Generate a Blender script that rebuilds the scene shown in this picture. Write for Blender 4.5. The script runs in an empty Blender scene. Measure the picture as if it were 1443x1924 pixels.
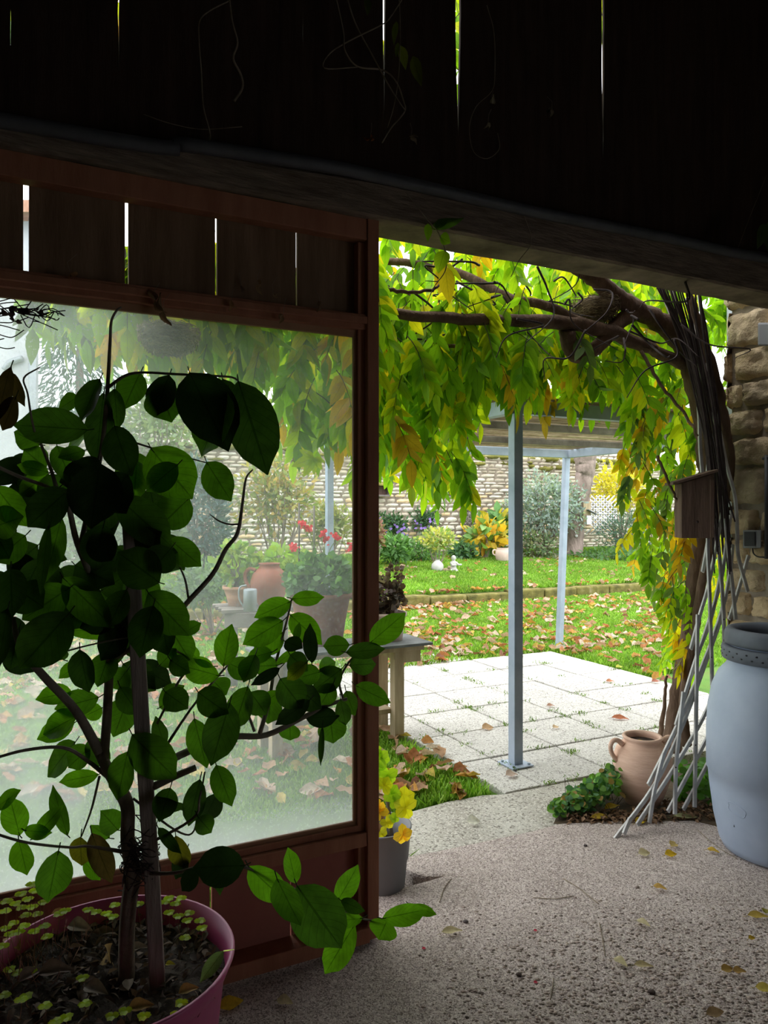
import bpy, math, random
import numpy as np
from mathutils import Vector, Matrix

rng = np.random.default_rng(7)
random.seed(7)
scene = bpy.context.scene
COL = scene.collection

# ------------------------------------------------------------------ camera, sky, exposure
CX, HY, F, CAMH = 721.5, 955.0, 1400.0, 1.5
cam_d = bpy.data.cameras.new('camera')
cam = bpy.data.objects.new('camera', cam_d)
COL.objects.link(cam)
cam.location = (0, 0, CAMH)
cam.rotation_euler = (math.radians(90), 0, 0)
cam_d.sensor_fit = 'VERTICAL'
cam_d.sensor_height = 24.0
cam_d.lens = 24.0 * F / 1924.0
cam_d.shift_y = -(962.0 - HY) / 1924.0
cam_d.clip_start = 0.05
scene.camera = cam

world = bpy.data.worlds.new('overcast_sky')
scene.world = world
world.use_nodes = True
wn = world.node_tree
wn.nodes.clear()
w_out = wn.nodes.new('ShaderNodeOutputWorld')
w_bg = wn.nodes.new('ShaderNodeBackground')
w_tc = wn.nodes.new('ShaderNodeTexCoord')
w_sep = wn.nodes.new('ShaderNodeSeparateXYZ')
w_rmp = wn.nodes.new('ShaderNodeValToRGB')
wn.links.new(w_tc.outputs['Generated'], w_sep.inputs[0])
wn.links.new(w_sep.outputs['Z'], w_rmp.inputs[0])
w_rmp.color_ramp.elements[0].position = 0.0
w_rmp.color_ramp.elements[0].color = (0.55, 0.60, 0.66, 1)
w_rmp.color_ramp.elements[1].position = 0.9
w_rmp.color_ramp.elements[1].color = (1.0, 1.0, 1.0, 1)
wn.links.new(w_rmp.outputs[0], w_bg.inputs[0])
w_bg.inputs[1].default_value = 2.6
wn.links.new(w_bg.outputs[0], w_out.inputs[0])

scene.view_settings.view_transform = 'Standard'
scene.view_settings.look = 'None'
scene.view_settings.gamma = 1.0
scene.view_settings.exposure = 0.9
scene.view_settings.use_curve_mapping = False
try:
    scene.cycles.max_bounces = 7
    scene.cycles.diffuse_bounces = 4
    scene.cycles.glossy_bounces = 2
    scene.cycles.transmission_bounces = 5
    scene.cycles.transparent_max_bounces = 8
    scene.cycles.use_denoising = True
    scene.cycles.sample_clamp_indirect = 6.0
except Exception:
    pass

# ------------------------------------------------------------------ coordinates
# s runs along the barn front (to the right), o runs outwards through the doorway
DX, DY = 0.8941, 0.4479
O0 = 2.63 * DX
def SO(s, o, z=0.0):
    q = o + O0
    return np.array([s * DX - q * DY, s * DY + q * DX, z])
def toso(p):
    return p[0] * DX + p[1] * DY, -p[0] * DY + p[1] * DX - O0
def P(px, py, Y):
    return np.array([(px - CX) / F * Y, Y, CAMH - (py - HY) / F * Y])
def PO(px, py, o):
    u = (px - CX) / F
    Y = (o + O0) / (DX - u * DY)
    return P(px, py, Y)
def zg(x, y):
    s, o = toso((x, y))
    if o > 7.66:
        return 0.16 + (min(o, 13) - 7.66) * 0.075
    if o < 0.5 and -0.25 + 0.0 < s < 1.75:
        return -0.14
    return -0.02
def G(px, py, z=None):
    if z is not None:
        Y = (CAMH - z) * F / (py - HY)
        return P(px, py, Y)
    Y = 2.4
    while Y < 24:
        p = P(px, py, Y)
        if p[2] <= zg(p[0], p[1]):
            return np.array([p[0], p[1], zg(p[0], p[1])])
        Y += 0.01
    return P(px, py, 16)
def PZ(px, Y, z):
    return np.array([(px - CX) / F * Y, Y, z])

# ------------------------------------------------------------------ mesh builder
class MB:
    def __init__(self):
        self.v, self.q, self.p, self.c, self.u = [], [], [], [], []
        self.n = 0
    def add(self, verts, quads=None, polys=None, col=None, uv=None):
        verts = np.asarray(verts, float).reshape(-1, 3)
        k = len(verts)
        self.v.append(verts)
        if quads is not None and len(quads):
            self.q.append(np.asarray(quads, int).reshape(-1, 4) + self.n)
        if polys:
            for f in polys:
                self.p.append([i + self.n for i in f])
        c = np.ones((k, 4))
        if col is not None:
            c[:, :3] = col
        self.c.append(c)
        self.u.append(np.zeros((k, 2)) if uv is None else np.asarray(uv, float))
        self.n += k
    def box(self, c, size, R=None, col=None):
        hx, hy, hz = size[0] / 2, size[1] / 2, size[2] / 2
        v = np.array([[x, y, z] for x in (-hx, hx) for y in (-hy, hy) for z in (-hz, hz)])
        if R is not None:
            v = v @ np.asarray(R).T
        self.add(v + np.asarray(c), [[0, 1, 3, 2], [4, 6, 7, 5], [0, 4, 5, 1], [2, 3, 7, 6], [0, 2, 6, 4], [1, 5, 7, 3]], col=col)
    def sbox(self, s0, s1, o0, o1, z0, z1, col=None):
        v = np.array([SO(s, o, z) for s in (s0, s1) for o in (o0, o1) for z in (z0, z1)])
        self.add(v, [[0, 1, 3, 2], [4, 6, 7, 5], [0, 4, 5, 1], [2, 3, 7, 6], [0, 2, 6, 4], [1, 5, 7, 3]], col=col)
    def hexa(self, v8, col=None):
        self.add(v8, [[0, 1, 3, 2], [4, 6, 7, 5], [0, 4, 5, 1], [2, 3, 7, 6], [0, 2, 6, 4], [1, 5, 7, 3]], col=col)
    def prism(self, poly, z0, z1, col=None):
        n = len(poly)
        v = [(p[0], p[1], z0) for p in poly] + [(p[0], p[1], z1) for p in poly]
        self.add(v, [[i, (i + 1) % n, n + (i + 1) % n, n + i] for i in range(n)],
                 [list(range(n))[::-1], list(range(n, 2 * n))], col=col)
    def tube(self, pts, r, n=8, col=None, cap=True, ref=(0.13, 0.21, 0.97), sq=None):
        pts = np.asarray(pts, float)
        m = len(pts)
        r = np.full(m, r) if np.isscalar(r) else np.interp(np.linspace(0, 1, m), np.linspace(0, 1, len(r)), r)
        t = np.gradient(pts, axis=0)
        t /= np.linalg.norm(t, axis=1)[:, None] + 1e-9
        a = np.cross(np.array(ref), t[0])
        if np.linalg.norm(a) < 1e-3:
            a = np.cross(np.array([1., 0, 0]), t[0])
        a /= np.linalg.norm(a)
        ang = np.arange(n) * 2 * math.pi / n
        vs = []
        for i in range(m):
            a = a - t[i] * a.dot(t[i])
            a /= np.linalg.norm(a) + 1e-9
            b = np.cross(t[i], a)
            if sq is None:
                vs.append(pts[i] + r[i] * (np.cos(ang)[:, None] * a + np.sin(ang)[:, None] * b))
            else:
                k = np.array([[-1, -1], [1, -1], [1, 1], [-1, 1]], float)
                vs.append(pts[i] + k[:, :1] * sq[0] / 2 * a + k[:, 1:] * sq[1] / 2 * b)
        if sq is not None:
            n = 4
        vs = np.concatenate(vs)
        q = [[i * n + j, i * n + (j + 1) % n, (i + 1) * n + (j + 1) % n, (i + 1) * n + j] for i in range(m - 1) for j in range(n)]
        self.add(vs, q, [list(range(n))[::-1], list(range((m - 1) * n, m * n))] if cap else None, col=col)
    def lathe(self, prof, c, n=40, col=None, wob=0.0, capb=True):
        c = np.asarray(c, float)
        a = np.arange(n) * 2 * math.pi / n
        vs = []
        for r, z in prof:
            rr = r * (1 + wob * np.sin(3 * a + z * 9))
            vs.append(np.stack([c[0] + rr * np.cos(a), c[1] + rr * np.sin(a), np.full(n, c[2] + z)], 1))
        vs = np.concatenate(vs)
        m = len(prof)
        q = [[i * n + j, i * n + (j + 1) % n, (i + 1) * n + (j + 1) % n, (i + 1) * n + j] for i in range(m - 1) for j in range(n)]
        self.add(vs, q, [list(range(n))[::-1]] if capb else None, col=col)
    def blob(self, c, r, n=10, m=7, noise=0.0, col=None):
        th = np.linspace(0.02, math.pi - 0.02, m)
        a = np.arange(n) * 2 * math.pi / n
        vs = np.array([[math.sin(t) * math.cos(p), math.sin(t) * math.sin(p), math.cos(t)] for t in th for p in a])
        if noise:
            vs = vs * (1 + noise * rng.normal(size=(len(vs), 1)))
        vs = vs * np.asarray(r) + np.asarray(c)
        q = [[i * n + j, (i + 1) * n + j, (i + 1) * n + (j + 1) % n, i * n + (j + 1) % n] for i in range(m - 1) for j in range(n)]
        self.add(vs, q, [list(range(n)), list(range((m - 1) * n, m * n))[::-1]], col=col)
    def leaf(self, base, d, nrm, L, W, col, prof='ovate', fold=0.2, bend=0.2, ns=4, na=2, wav=0.0, twist=0.0):
        d = np.asarray(d, float); d = d / (np.linalg.norm(d) + 1e-9)
        nrm = np.asarray(nrm, float)
        nrm = nrm - d * nrm.dot(d)
        k = np.linalg.norm(nrm)
        if k < 1e-4:
            nrm = np.cross(d, [0.3, 0.9, 0.1]); k = np.linalg.norm(nrm)
        nrm = nrm / k
        sd = np.cross(d, nrm)
        t = np.linspace(0, 1, ns + 1)
        if prof == 'ovate':
            h = np.sin(math.pi * np.clip(t, 0, 1) ** 0.8) ** 0.85 * (1 - 0.22 * t)
        elif prof == 'citrus':
            h = np.clip(np.sin(math.pi * t ** 0.92), 0, 1) ** 0.66
            h[-2] *= 0.72 if ns > 5 else 1
        elif prof == 'round':
            h = np.clip(1 - (2 * t - 1) ** 2, 0, 1) ** 0.5
            h[0] = 0.3
        else:
            h = np.sin(math.pi * t) ** 0.8
        h = np.maximum(h, 0.025)
        x = np.linspace(-1, 1, na + 1)
        mid = base + np.outer(t * L * (1 - 0.12 * abs(bend) * t), d) - np.outer(bend * L * t ** 1.8, nrm)
        if twist:
            a = twist * t
            sdt = np.outer(np.cos(a), sd) + np.outer(np.sin(a), nrm)
            nt = -np.outer(np.sin(a), sd) + np.outer(np.cos(a), nrm)
        else:
            sdt = np.repeat(sd[None], ns + 1, 0); nt = np.repeat(nrm[None], ns + 1, 0)
        hw = h * W / 2
        lift = np.abs(x)[None, :] * hw[:, None] * fold
        if wav:
            lift = lift + wav * W * np.sin(t[:, None] * 11 + x[None] * 2 + base[0] * 40) * np.abs(x)[None]
        pts = mid[:, None, :] + (x[None, :] * hw[:, None])[..., None] * sdt[:, None, :] + lift[..., None] * nt[:, None, :]
        w1 = na + 1
        q = [[i * w1 + j, i * w1 + j + 1, (i + 1) * w1 + j + 1, (i + 1) * w1 + j] for i in range(ns) for j in range(na)]
        uv = np.stack([np.repeat(x[None] * 0.5 + 0.5, ns + 1, 0), np.repeat(t[:, None], na + 1, 1)], -1).reshape(-1, 2)
        self.add(pts.reshape(-1, 3), q, col=col, uv=uv)
    def stone(self, M, u0, v0, w, h, dpt, col, nu=5, nv=4, rough=0.012):
        # M: (origin, U, V, N); one rounded field stone standing out of the wall face
        org, U, V, N = M
        a = np.linspace(-1, 1, nu); b = np.linspace(-1, 1, nv)
        A, B = np.meshgrid(a, b)
        e = np.maximum(np.abs(A), np.abs(B))
        sx = 1 - 0.07 * np.abs(B) ** 3; sy = 1 - 0.09 * np.abs(A) ** 4
        X = u0 + w / 2 * (1 + A * sx) + rng.normal(0, rough * w * 2, A.shape)
        Yv = v0 + h / 2 * (1 + B * sy) + rng.normal(0, rough * h * 2, A.shape)
        D = np.where(e > 0.99, -0.35 * dpt, dpt * (1 + rng.normal(0, 0.18, A.shape)))
        pts = org + X[..., None] * U + Yv[..., None] * V + D[..., None] * N
        q = [[j * nu + i, j * nu + i + 1, (j + 1) * nu + i + 1, (j + 1) * nu + i] for j in range(nv - 1) for i in range(nu - 1)]
        self.add(pts.reshape(-1, 3), q, col=col)
    def build(self, name, mat, parent=None, smooth=True, bevel=0.0, subsurf=0, loc=None):
        V = np.concatenate(self.v); C = np.concatenate(self.c); U = np.concatenate(self.u)
        if parent is not None:
            V = V - ORG[parent.name]
            org = ORG[parent.name]
        else:
            org = np.zeros(3) if loc is None else np.asarray(loc, float)
            V = V - org
        me = bpy.data.meshes.new(name)
        Q = np.concatenate(self.q) if self.q else np.zeros((0, 4), int)
        loops = np.concatenate([Q.ravel(), np.array([i for f in self.p for i in f], int)]).astype(np.int32)
        tot = np.concatenate([np.full(len(Q), 4), np.array([len(f) for f in self.p], int)]).astype(np.int32)
        st = np.concatenate([[0], np.cumsum(tot)[:-1]]).astype(np.int32)
        me.vertices.add(len(V)); me.vertices.foreach_set('co', V.astype(np.float32).ravel())
        me.loops.add(len(loops)); me.loops.foreach_set('vertex_index', loops)
        me.polygons.add(len(tot)); me.polygons.foreach_set('loop_start', st)
        me.polygons.foreach_set('loop_total', tot)
        me.polygons.foreach_set('use_smooth', np.full(len(tot), smooth))
        me.update(calc_edges=True)
        at = me.attributes.new('Col', 'FLOAT_COLOR', 'POINT')
        at.data.foreach_set('color', C.astype(np.float32).ravel())
        uvl = me.uv_layers.new(name='UVMap')
        uvl.data.foreach_set('uv', U[loops].astype(np.float32).ravel())
        me.materials.append(mat)
        o = bpy.data.objects.new(name, me)
        COL.objects.link(o)
        if parent is not None:
            o.parent = parent
        else:
            o.location = org
        ORG[o.name] = org
        if bevel:
            m = o.modifiers.new('edge', 'BEVEL'); m.width = bevel; m.segments = 2; m.limit_method = 'ANGLE'
        if subsurf:
            m = o.modifiers.new('sub', 'SUBSURF'); m.levels = subsurf; m.render_levels = subsurf
        return o
ORG = {}
def tag(o, label=None, cat=None, group=None, kind=None):
    if label: o['label'] = label
    if cat: o['category'] = cat
    if group: o['group'] = group
    if kind: o['kind'] = kind
    return o
def thing(name, loc, label=None, cat=None, group=None, kind=None):
    o = bpy.data.objects.new(name, None)
    o.empty_display_size = 0.1
    COL.objects.link(o)
    o.location = loc
    ORG[o.name] = np.asarray(loc, float)
    return tag(o, label, cat, group, kind)
def smoothpath(pts, n=6):
    pts = np.asarray(pts, float)
    m = len(pts)
    if m < 3:
        return pts
    ext = np.vstack([2 * pts[0] - pts[1], pts, 2 * pts[-1] - pts[-2]])
    out = []
    for i in range(m - 1):
        p0, p1, p2, p3 = ext[i:i + 4]
        for t in np.linspace(0, 1, n, endpoint=False):
            out.append(0.5 * ((2 * p1) + (-p0 + p2) * t + (2 * p0 - 5 * p1 + 4 * p2 - p3) * t * t + (-p0 + 3 * p1 - 3 * p2 + p3) * t ** 3))
    out.append(pts[-1])
    return np.array(out)

# ------------------------------------------------------------------ materials
def newmat(name):
    m = bpy.data.materials.new(name); m.use_nodes = True
    nt = m.node_tree; nt.nodes.clear()
    out = nt.nodes.new('ShaderNodeOutputMaterial')
    return m, nt, out
def N(nt, typ, **kw):
    n = nt.nodes.new(typ)
    for k, v in kw.items():
        setattr(n, k, v)
    return n
def ramp(nt, src, stops):
    r = N(nt, 'ShaderNodeValToRGB')
    el = r.color_ramp.elements
    while len(el) > 1: el.remove(el[0])
    for i, (p, c) in enumerate(stops):
        e = el[0] if i == 0 else el.new(p)
        e.position = p; e.color = (*c, 1) if len(c) == 3 else c
    nt.links.new(src, r.inputs[0])
    return r.outputs[0]
def noise(nt, vec, scale, detail=4, rough=0.6):
    n = N(nt, 'ShaderNodeTexNoise')
    n.inputs['Scale'].default_value = scale; n.inputs['Detail'].default_value = detail; n.inputs['Roughness'].default_value = rough
    nt.links.new(vec, n.inputs['Vector'])
    return n.outputs['Fac']
def mixc(nt, fac, a, b, mode='MIX'):
    m = N(nt, 'ShaderNodeMix', data_type='RGBA', blend_type=mode)
    for s, i in ((fac, 0), (a, 6), (b, 7)):
        if isinstance(s, (int, float)): m.inputs[i].default_value = s
        elif isinstance(s, tuple): m.inputs[i].default_value = (*s, 1)
        else: nt.links.new(s, m.inputs[i])
    return m.outputs[2]
def surf(name, stops, scale=8, rough=0.8, bump=0.0, bscale=None, stretch=(1, 1, 1), spec=0.3, metal=0.0, vcol=0.0, speck=None, dist=0.01):
    m, nt, out = newmat(name)
    tc = N(nt, 'ShaderNodeTexCoord')
    mp = N(nt, 'ShaderNodeMapping'); mp.inputs['Scale'].default_value = stretch
    nt.links.new(tc.outputs['Object'], mp.inputs[0])
    v = mp.outputs[0]
    c = ramp(nt, noise(nt, v, scale), stops)
    if speck:
        for sc, col, lo, hi in speck:
            vo = N(nt, 'ShaderNodeTexVoronoi'); vo.inputs['Scale'].default_value = sc
            nt.links.new(v, vo.inputs['Vector'])
            sp = N(nt, 'ShaderNodeSeparateColor'); nt.links.new(vo.outputs['Color'], sp.inputs[0])
            f = ramp(nt, sp.outputs[0], [(lo, (0, 0, 0)), (hi, (1, 1, 1))])
            c = mixc(nt, f, c, col)
    if vcol:
        at = N(nt, 'ShaderNodeAttribute'); at.attribute_name = 'Col'
        c = mixc(nt, vcol, c, at.outputs['Color'], 'MULTIPLY')
    b = N(nt, 'ShaderNodeBsdfPrincipled')
    nt.links.new(c, b.inputs['Base Color'])
    b.inputs['Roughness'].default_value = rough
    b.inputs['Metallic'].default_value = metal
    b.inputs['Specular IOR Level'].default_value = spec
    if bump:
        bp = N(nt, 'ShaderNodeBump'); bp.inputs['Strength'].default_value = bump; bp.inputs['Distance'].default_value = dist
        nt.links.new(noise(nt, v, bscale or scale * 3, 6), bp.inputs['Height'])
        nt.links.new(bp.outputs[0], b.inputs['Normal'])
    nt.links.new(b.outputs[0], out.inputs[0])
    return m
def leafmat(name, trans=0.5, tint=(1.5, 1.5, 0.7), rough=0.45, vein=0.0, spec=0.3, var=0.25, vscale=14):
    m, nt, out = newmat(name)
    at = N(nt, 'ShaderNodeAttribute'); at.attribute_name = 'Col'
    tc = N(nt, 'ShaderNodeTexCoord')
    n = noise(nt, tc.outputs['Object'], vscale, 3)
    c = mixc(nt, 1.0, at.outputs['Color'], ramp(nt, n, [(0.3, (1 - var,) * 3), (0.7, (1 + var * 0.5,) * 3)]), 'MULTIPLY')
    if vein:
        sx = N(nt, 'ShaderNodeSeparateXYZ'); nt.links.new(tc.outputs['UV'], sx.inputs[0])
        def M(op, a, b=None):
            k = N(nt, 'ShaderNodeMath', operation=op)
            for i, s in enumerate((a, b)):
                if s is None: continue
                if isinstance(s, (int, float)): k.inputs[i].default_value = s
                else: nt.links.new(s, k.inputs[i])
            return k.outputs[0]
        ax = M('ABSOLUTE', M('SUBTRACT', sx.outputs[0], 0.5))
        midr = M('LESS_THAN', ax, 0.022)
        ph = M('FRACT', M('SUBTRACT', M('MULTIPLY', sx.outputs[1], 8.0), M('MULTIPLY', ax, 5.0)))
        side = M('MULTIPLY', M('LESS_THAN', ph, 0.10), 0.6)
        f = M('MULTIPLY', M('MAXIMUM', midr, side), vein)
        c = mixc(nt, f, c, mixc(nt, 1.0, c, (0.45, 0.5, 0.35), 'MULTIPLY'))
    p = N(nt, 'ShaderNodeBsdfPrincipled')
    nt.links.new(c, p.inputs['Base Color']); p.inputs['Roughness'].default_value = rough
    p.inputs['Specular IOR Level'].default_value = spec
    tr = N(nt, 'ShaderNodeBsdfTranslucent')
    nt.links.new(mixc(nt, 1.0, c, tint, 'MULTIPLY'), tr.inputs[0])
    mx = N(nt, 'ShaderNodeMixShader'); mx.inputs[0].default_value = trans
    nt.links.new(p.outputs[0], mx.inputs[1]); nt.links.new(tr.outputs[0], mx.inputs[2])
    nt.links.new(mx.outputs[0], out.inputs[0])
    return m

M_floor = surf('floor_concrete', [(0.3, (0.36, 0.29, 0.26)), (0.7, (0.54, 0.455, 0.415))], 5, 0.9, 0.9, 55,
               speck=[(170, (0.24, 0.19, 0.17), 0.84, 0.88), (110, (0.62, 0.54, 0.50), 0.88, 0.92), (300, (0.64, 0.56, 0.51), 0.7, 0.75), (260, (0.20, 0.16, 0.145), 0.8, 0.84)], dist=0.012)
M_apron = surf('apron_concrete', [(0.3, (0.34, 0.31, 0.26)), (0.7, (0.50, 0.48, 0.42))], 4, 0.9, 0.7, 60,
               speck=[(110, (0.2, 0.18, 0.15), 0.82, 0.86), (150, (0.6, 0.57, 0.5), 0.75, 0.8)])
M_paver = surf('washed_paver', [(0.3, (0.47, 0.45, 0.42)), (0.7, (0.60, 0.58, 0.545))], 5, 0.9, 0.6, 70, vcol=1.0,
               speck=[(120, (0.25, 0.23, 0.21), 0.84, 0.88), (160, (0.70, 0.68, 0.65), 0.75, 0.8)])
M_soil = surf('garden_soil', [(0.3, (0.05, 0.035, 0.022)), (0.7, (0.12, 0.085, 0.05))], 9, 0.95, 0.8, 40)
M_potsoil = surf('potting_soil', [(0.3, (0.022, 0.016, 0.012)), (0.7, (0.08, 0.06, 0.045))], 20, 0.95, 1.0, 80)
M_turf = surf('turf', [(0.3, (0.07, 0.14, 0.02)), (0.5, (0.10, 0.22, 0.03)), (0.75, (0.13, 0.17, 0.04))], 3, 0.95, 0.6, 60)
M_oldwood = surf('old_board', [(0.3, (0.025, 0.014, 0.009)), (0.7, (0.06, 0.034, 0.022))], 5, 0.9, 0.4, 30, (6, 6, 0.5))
M_beam = surf('beam_oak', [(0.25, (0.09, 0.065, 0.045)), (0.75, (0.29, 0.22, 0.16))], 6, 0.9, 0.8, 16, (1.2, 1.2, 9))
M_door = surf('red_brown_painted_wood', [(0.3, (0.30, 0.11, 0.06)), (0.7, (0.42, 0.18, 0.10))], 4, 0.7, 0.25, 25, (3, 3, 0.6))
M_doorply = surf('red_painted_panel', [(0.25, (0.32, 0.10, 0.075)), (0.75, (0.44, 0.17, 0.13))], 3, 0.75, 0.2, 22)
M_bead = surf('pale_bead_wood', [(0.3, (0.32, 0.16, 0.08)), (0.7, (0.45, 0.25, 0.14))], 5, 0.7)
M_plank = surf('inside_plank', [(0.3, (0.16, 0.09, 0.05)), (0.7, (0.28, 0.17, 0.10))], 4, 0.85, 0.4, 20, (4, 4, 0.5))
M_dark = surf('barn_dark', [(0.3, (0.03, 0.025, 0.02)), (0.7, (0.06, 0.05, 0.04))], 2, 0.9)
M_rubble = surf('barn_rubble', [(0.3, (0.22, 0.18, 0.14)), (0.7, (0.36, 0.31, 0.25))], 4, 0.9, 0.6)
M_pipe = surf('black_pipe', [(0.3, (0.05, 0.05, 0.055)), (0.7, (0.09, 0.09, 0.095))], 6, 0.5)
M_stone = surf('limestone', [(0.25, (0.62, 0.56, 0.46)), (0.55, (0.80, 0.76, 0.68)), (0.8, (0.92, 0.90, 0.84))], 6, 0.9, 0.8, 22, vcol=1.0, dist=0.02)
M_jstone = surf('jamb_stone', [(0.25, (0.42, 0.31, 0.19)), (0.6, (0.66, 0.53, 0.36)), (0.85, (0.78, 0.68, 0.5))], 7, 0.9, 1.0, 18, vcol=1.0, dist=0.03)
M_mortar = surf('mortar', [(0.3, (0.16, 0.125, 0.09)), (0.7, (0.32, 0.27, 0.21))], 8, 0.95, 0.6)
M_moss = surf('moss', [(0.3, (0.10, 0.10, 0.02)), (0.7, (0.24, 0.22, 0.05))], 6, 0.95, 0.8, 30)
M_kerb = surf('mossy_kerb', [(0.3, (0.07, 0.065, 0.02)), (0.55, (0.17, 0.15, 0.04)), (0.8, (0.30, 0.25, 0.14))], 7, 0.95, 0.7, 25)
M_steel = surf('galvanised_steel', [(0.3, (0.30, 0.36, 0.44)), (0.7, (0.42, 0.48, 0.57))], 7, 0.55, 0.05, 30, metal=0.25)
M_reed = surf('reed_cane', [(0.3, (0.24, 0.17, 0.12)), (0.7, (0.50, 0.40, 0.30))], 10, 0.8, vcol=1.0)
M_terra = surf('terracotta', [(0.3, (0.42, 0.21, 0.13)), (0.7, (0.58, 0.33, 0.22))], 5, 0.8, 0.15, 40, (1, 1, 5))
M_jug = surf('pale_terracotta', [(0.3, (0.54, 0.33, 0.235)), (0.7, (0.74, 0.51, 0.39))], 4, 0.8, 0.3, 30, (1, 1, 6))
M_brownjug = surf('dark_terracotta', [(0.3, (0.20, 0.06, 0.035)), (0.7, (0.32, 0.11, 0.065))], 6, 0.6, 0.1, 30)
M_palepot = surf('pale_clay', [(0.3, (0.50, 0.36, 0.30)), (0.7, (0.64, 0.50, 0.43))], 5, 0.85)
M_white = surf('white_stone', [(0.3, (0.42, 0.41, 0.38)), (0.7, (0.56, 0.55, 0.52))], 10, 0.8)
M_magenta = surf('magenta_plastic', [(0.3, (0.42, 0.05, 0.17)), (0.7, (0.52, 0.075, 0.22))], 5, 0.4, spec=0.5)
M_grey = surf('grey_plastic', [(0.3, (0.17, 0.17, 0.18)), (0.7, (0.21, 0.21, 0.22))], 3, 0.5)
M_barrel = surf('blue_grey_plastic', [(0.3, (0.30, 0.36, 0.46)), (0.7, (0.40, 0.46, 0.56))], 3, 0.5, 0.06, 40, spec=0.35)
M_ring = surf('dark_ring_plastic', [(0.3, (0.085, 0.095, 0.115)), (0.7, (0.14, 0.155, 0.18))], 6, 0.6)
M_black = surf('black_plastic', [(0.3, (0.02, 0.02, 0.022)), (0.7, (0.035, 0.035, 0.04))], 6, 0.5)
M_lattice = surf('white_painted_lattice', [(0.25, (0.42, 0.41, 0.39)), (0.6, (0.66, 0.65, 0.63)), (0.85, (0.74, 0.73, 0.71))], 10, 0.7, 0.2, 60)
M_pvc = surf('white_plastic', [(0.3, (0.75, 0.77, 0.80)), (0.7, (0.85, 0.86, 0.88))], 5, 0.5)
M_bark = surf('vine_bark', [(0.3, (0.09, 0.055, 0.035)), (0.7, (0.21, 0.135, 0.09))], 9, 0.95, 1.0, 24, (1, 1, 0.35), dist=0.02)
M_gbark = surf('garden_tree_bark', [(0.3, (0.16, 0.12, 0.10)), (0.7, (0.36, 0.28, 0.24))], 8, 0.95, 1.0, 18, (1, 1, 0.4), dist=0.03)
M_cbark = surf('citrus_bark', [(0.3, (0.17, 0.14, 0.105)), (0.7, (0.32, 0.265, 0.20))], 18, 0.9, 0.5, 60)
M_twig = surf('dark_twig', [(0.3, (0.035, 0.025, 0.025)), (0.7, (0.08, 0.055, 0.055))], 20, 0.9)
M_stake = surf('weathered_stake', [(0.3, (0.22, 0.175, 0.15)), (0.7, (0.44, 0.36, 0.31))], 8, 0.9, 0.7, 20, (4, 4, 0.3))
M_nestbox = surf('nest_box_wood', [(0.3, (0.10, 0.06, 0.045)), (0.7, (0.19, 0.12, 0.09))], 6, 0.85, 0.4, 18, (5, 5, 0.6))
M_bench = surf('bench_wood', [(0.3, (0.33, 0.25, 0.15)), (0.7, (0.52, 0.42, 0.28))], 5, 0.85, 0.4, 18, (4, 4, 0.6))
M_slate = surf('slate', [(0.3, (0.09, 0.10, 0.10)), (0.7, (0.18, 0.19, 0.19))], 9, 0.7, 0.4)
M_greywood = surf('grey_weathered_wood', [(0.3, (0.12, 0.10, 0.09)), (0.7, (0.26, 0.23, 0.20))], 6, 0.9, 0.4)
M_straw = surf('nest_straw', [(0.3, (0.16, 0.12, 0.07)), (0.7, (0.38, 0.31, 0.2))], 20, 0.95, vcol=1.0)
M_render = surf('pale_render', [(0.3, (0.42, 0.43, 0.45)), (0.7, (0.54, 0.55, 0.57))], 3, 0.9)
M_zinc = surf('zinc', [(0.3, (0.24, 0.27, 0.29)), (0.7, (0.34, 0.37, 0.39))], 8, 0.5, metal=0.4)
M_roof = surf('roof_tile', [(0.3, (0.3, 0.16, 0.1)), (0.7, (0.42, 0.25, 0.18))], 8, 0.9)
M_deadleaf = leafmat('dry_leaf', 0.25, (1.2, 1.1, 0.8), 0.7, 0, 0.2, 0.35, 40)
M_wist = leafmat('wisteria_leaf', 0.62, (2.2, 2.0, 0.7), 0.45, 0.6, 0.35, 0.25, 9)
M_citrus = leafmat('citrus_leaf', 0.55, (1.6, 1.8, 0.6), 0.4, 0.9, 0.35, 0.3, 30)
M_leaf = leafmat('garden_leaf', 0.35, (1.5, 1.6, 0.7), 0.55, 0, 0.25, 0.3, 6)
M_grass = leafmat('grass_blade', 0.35, (1.4, 1.5, 0.6), 0.6, 0, 0.2, 0.35, 1.4)
M_petal = leafmat('petal', 0.3, (1.2, 1.2, 1.2), 0.6, 0, 0.2, 0.15, 30)

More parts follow.
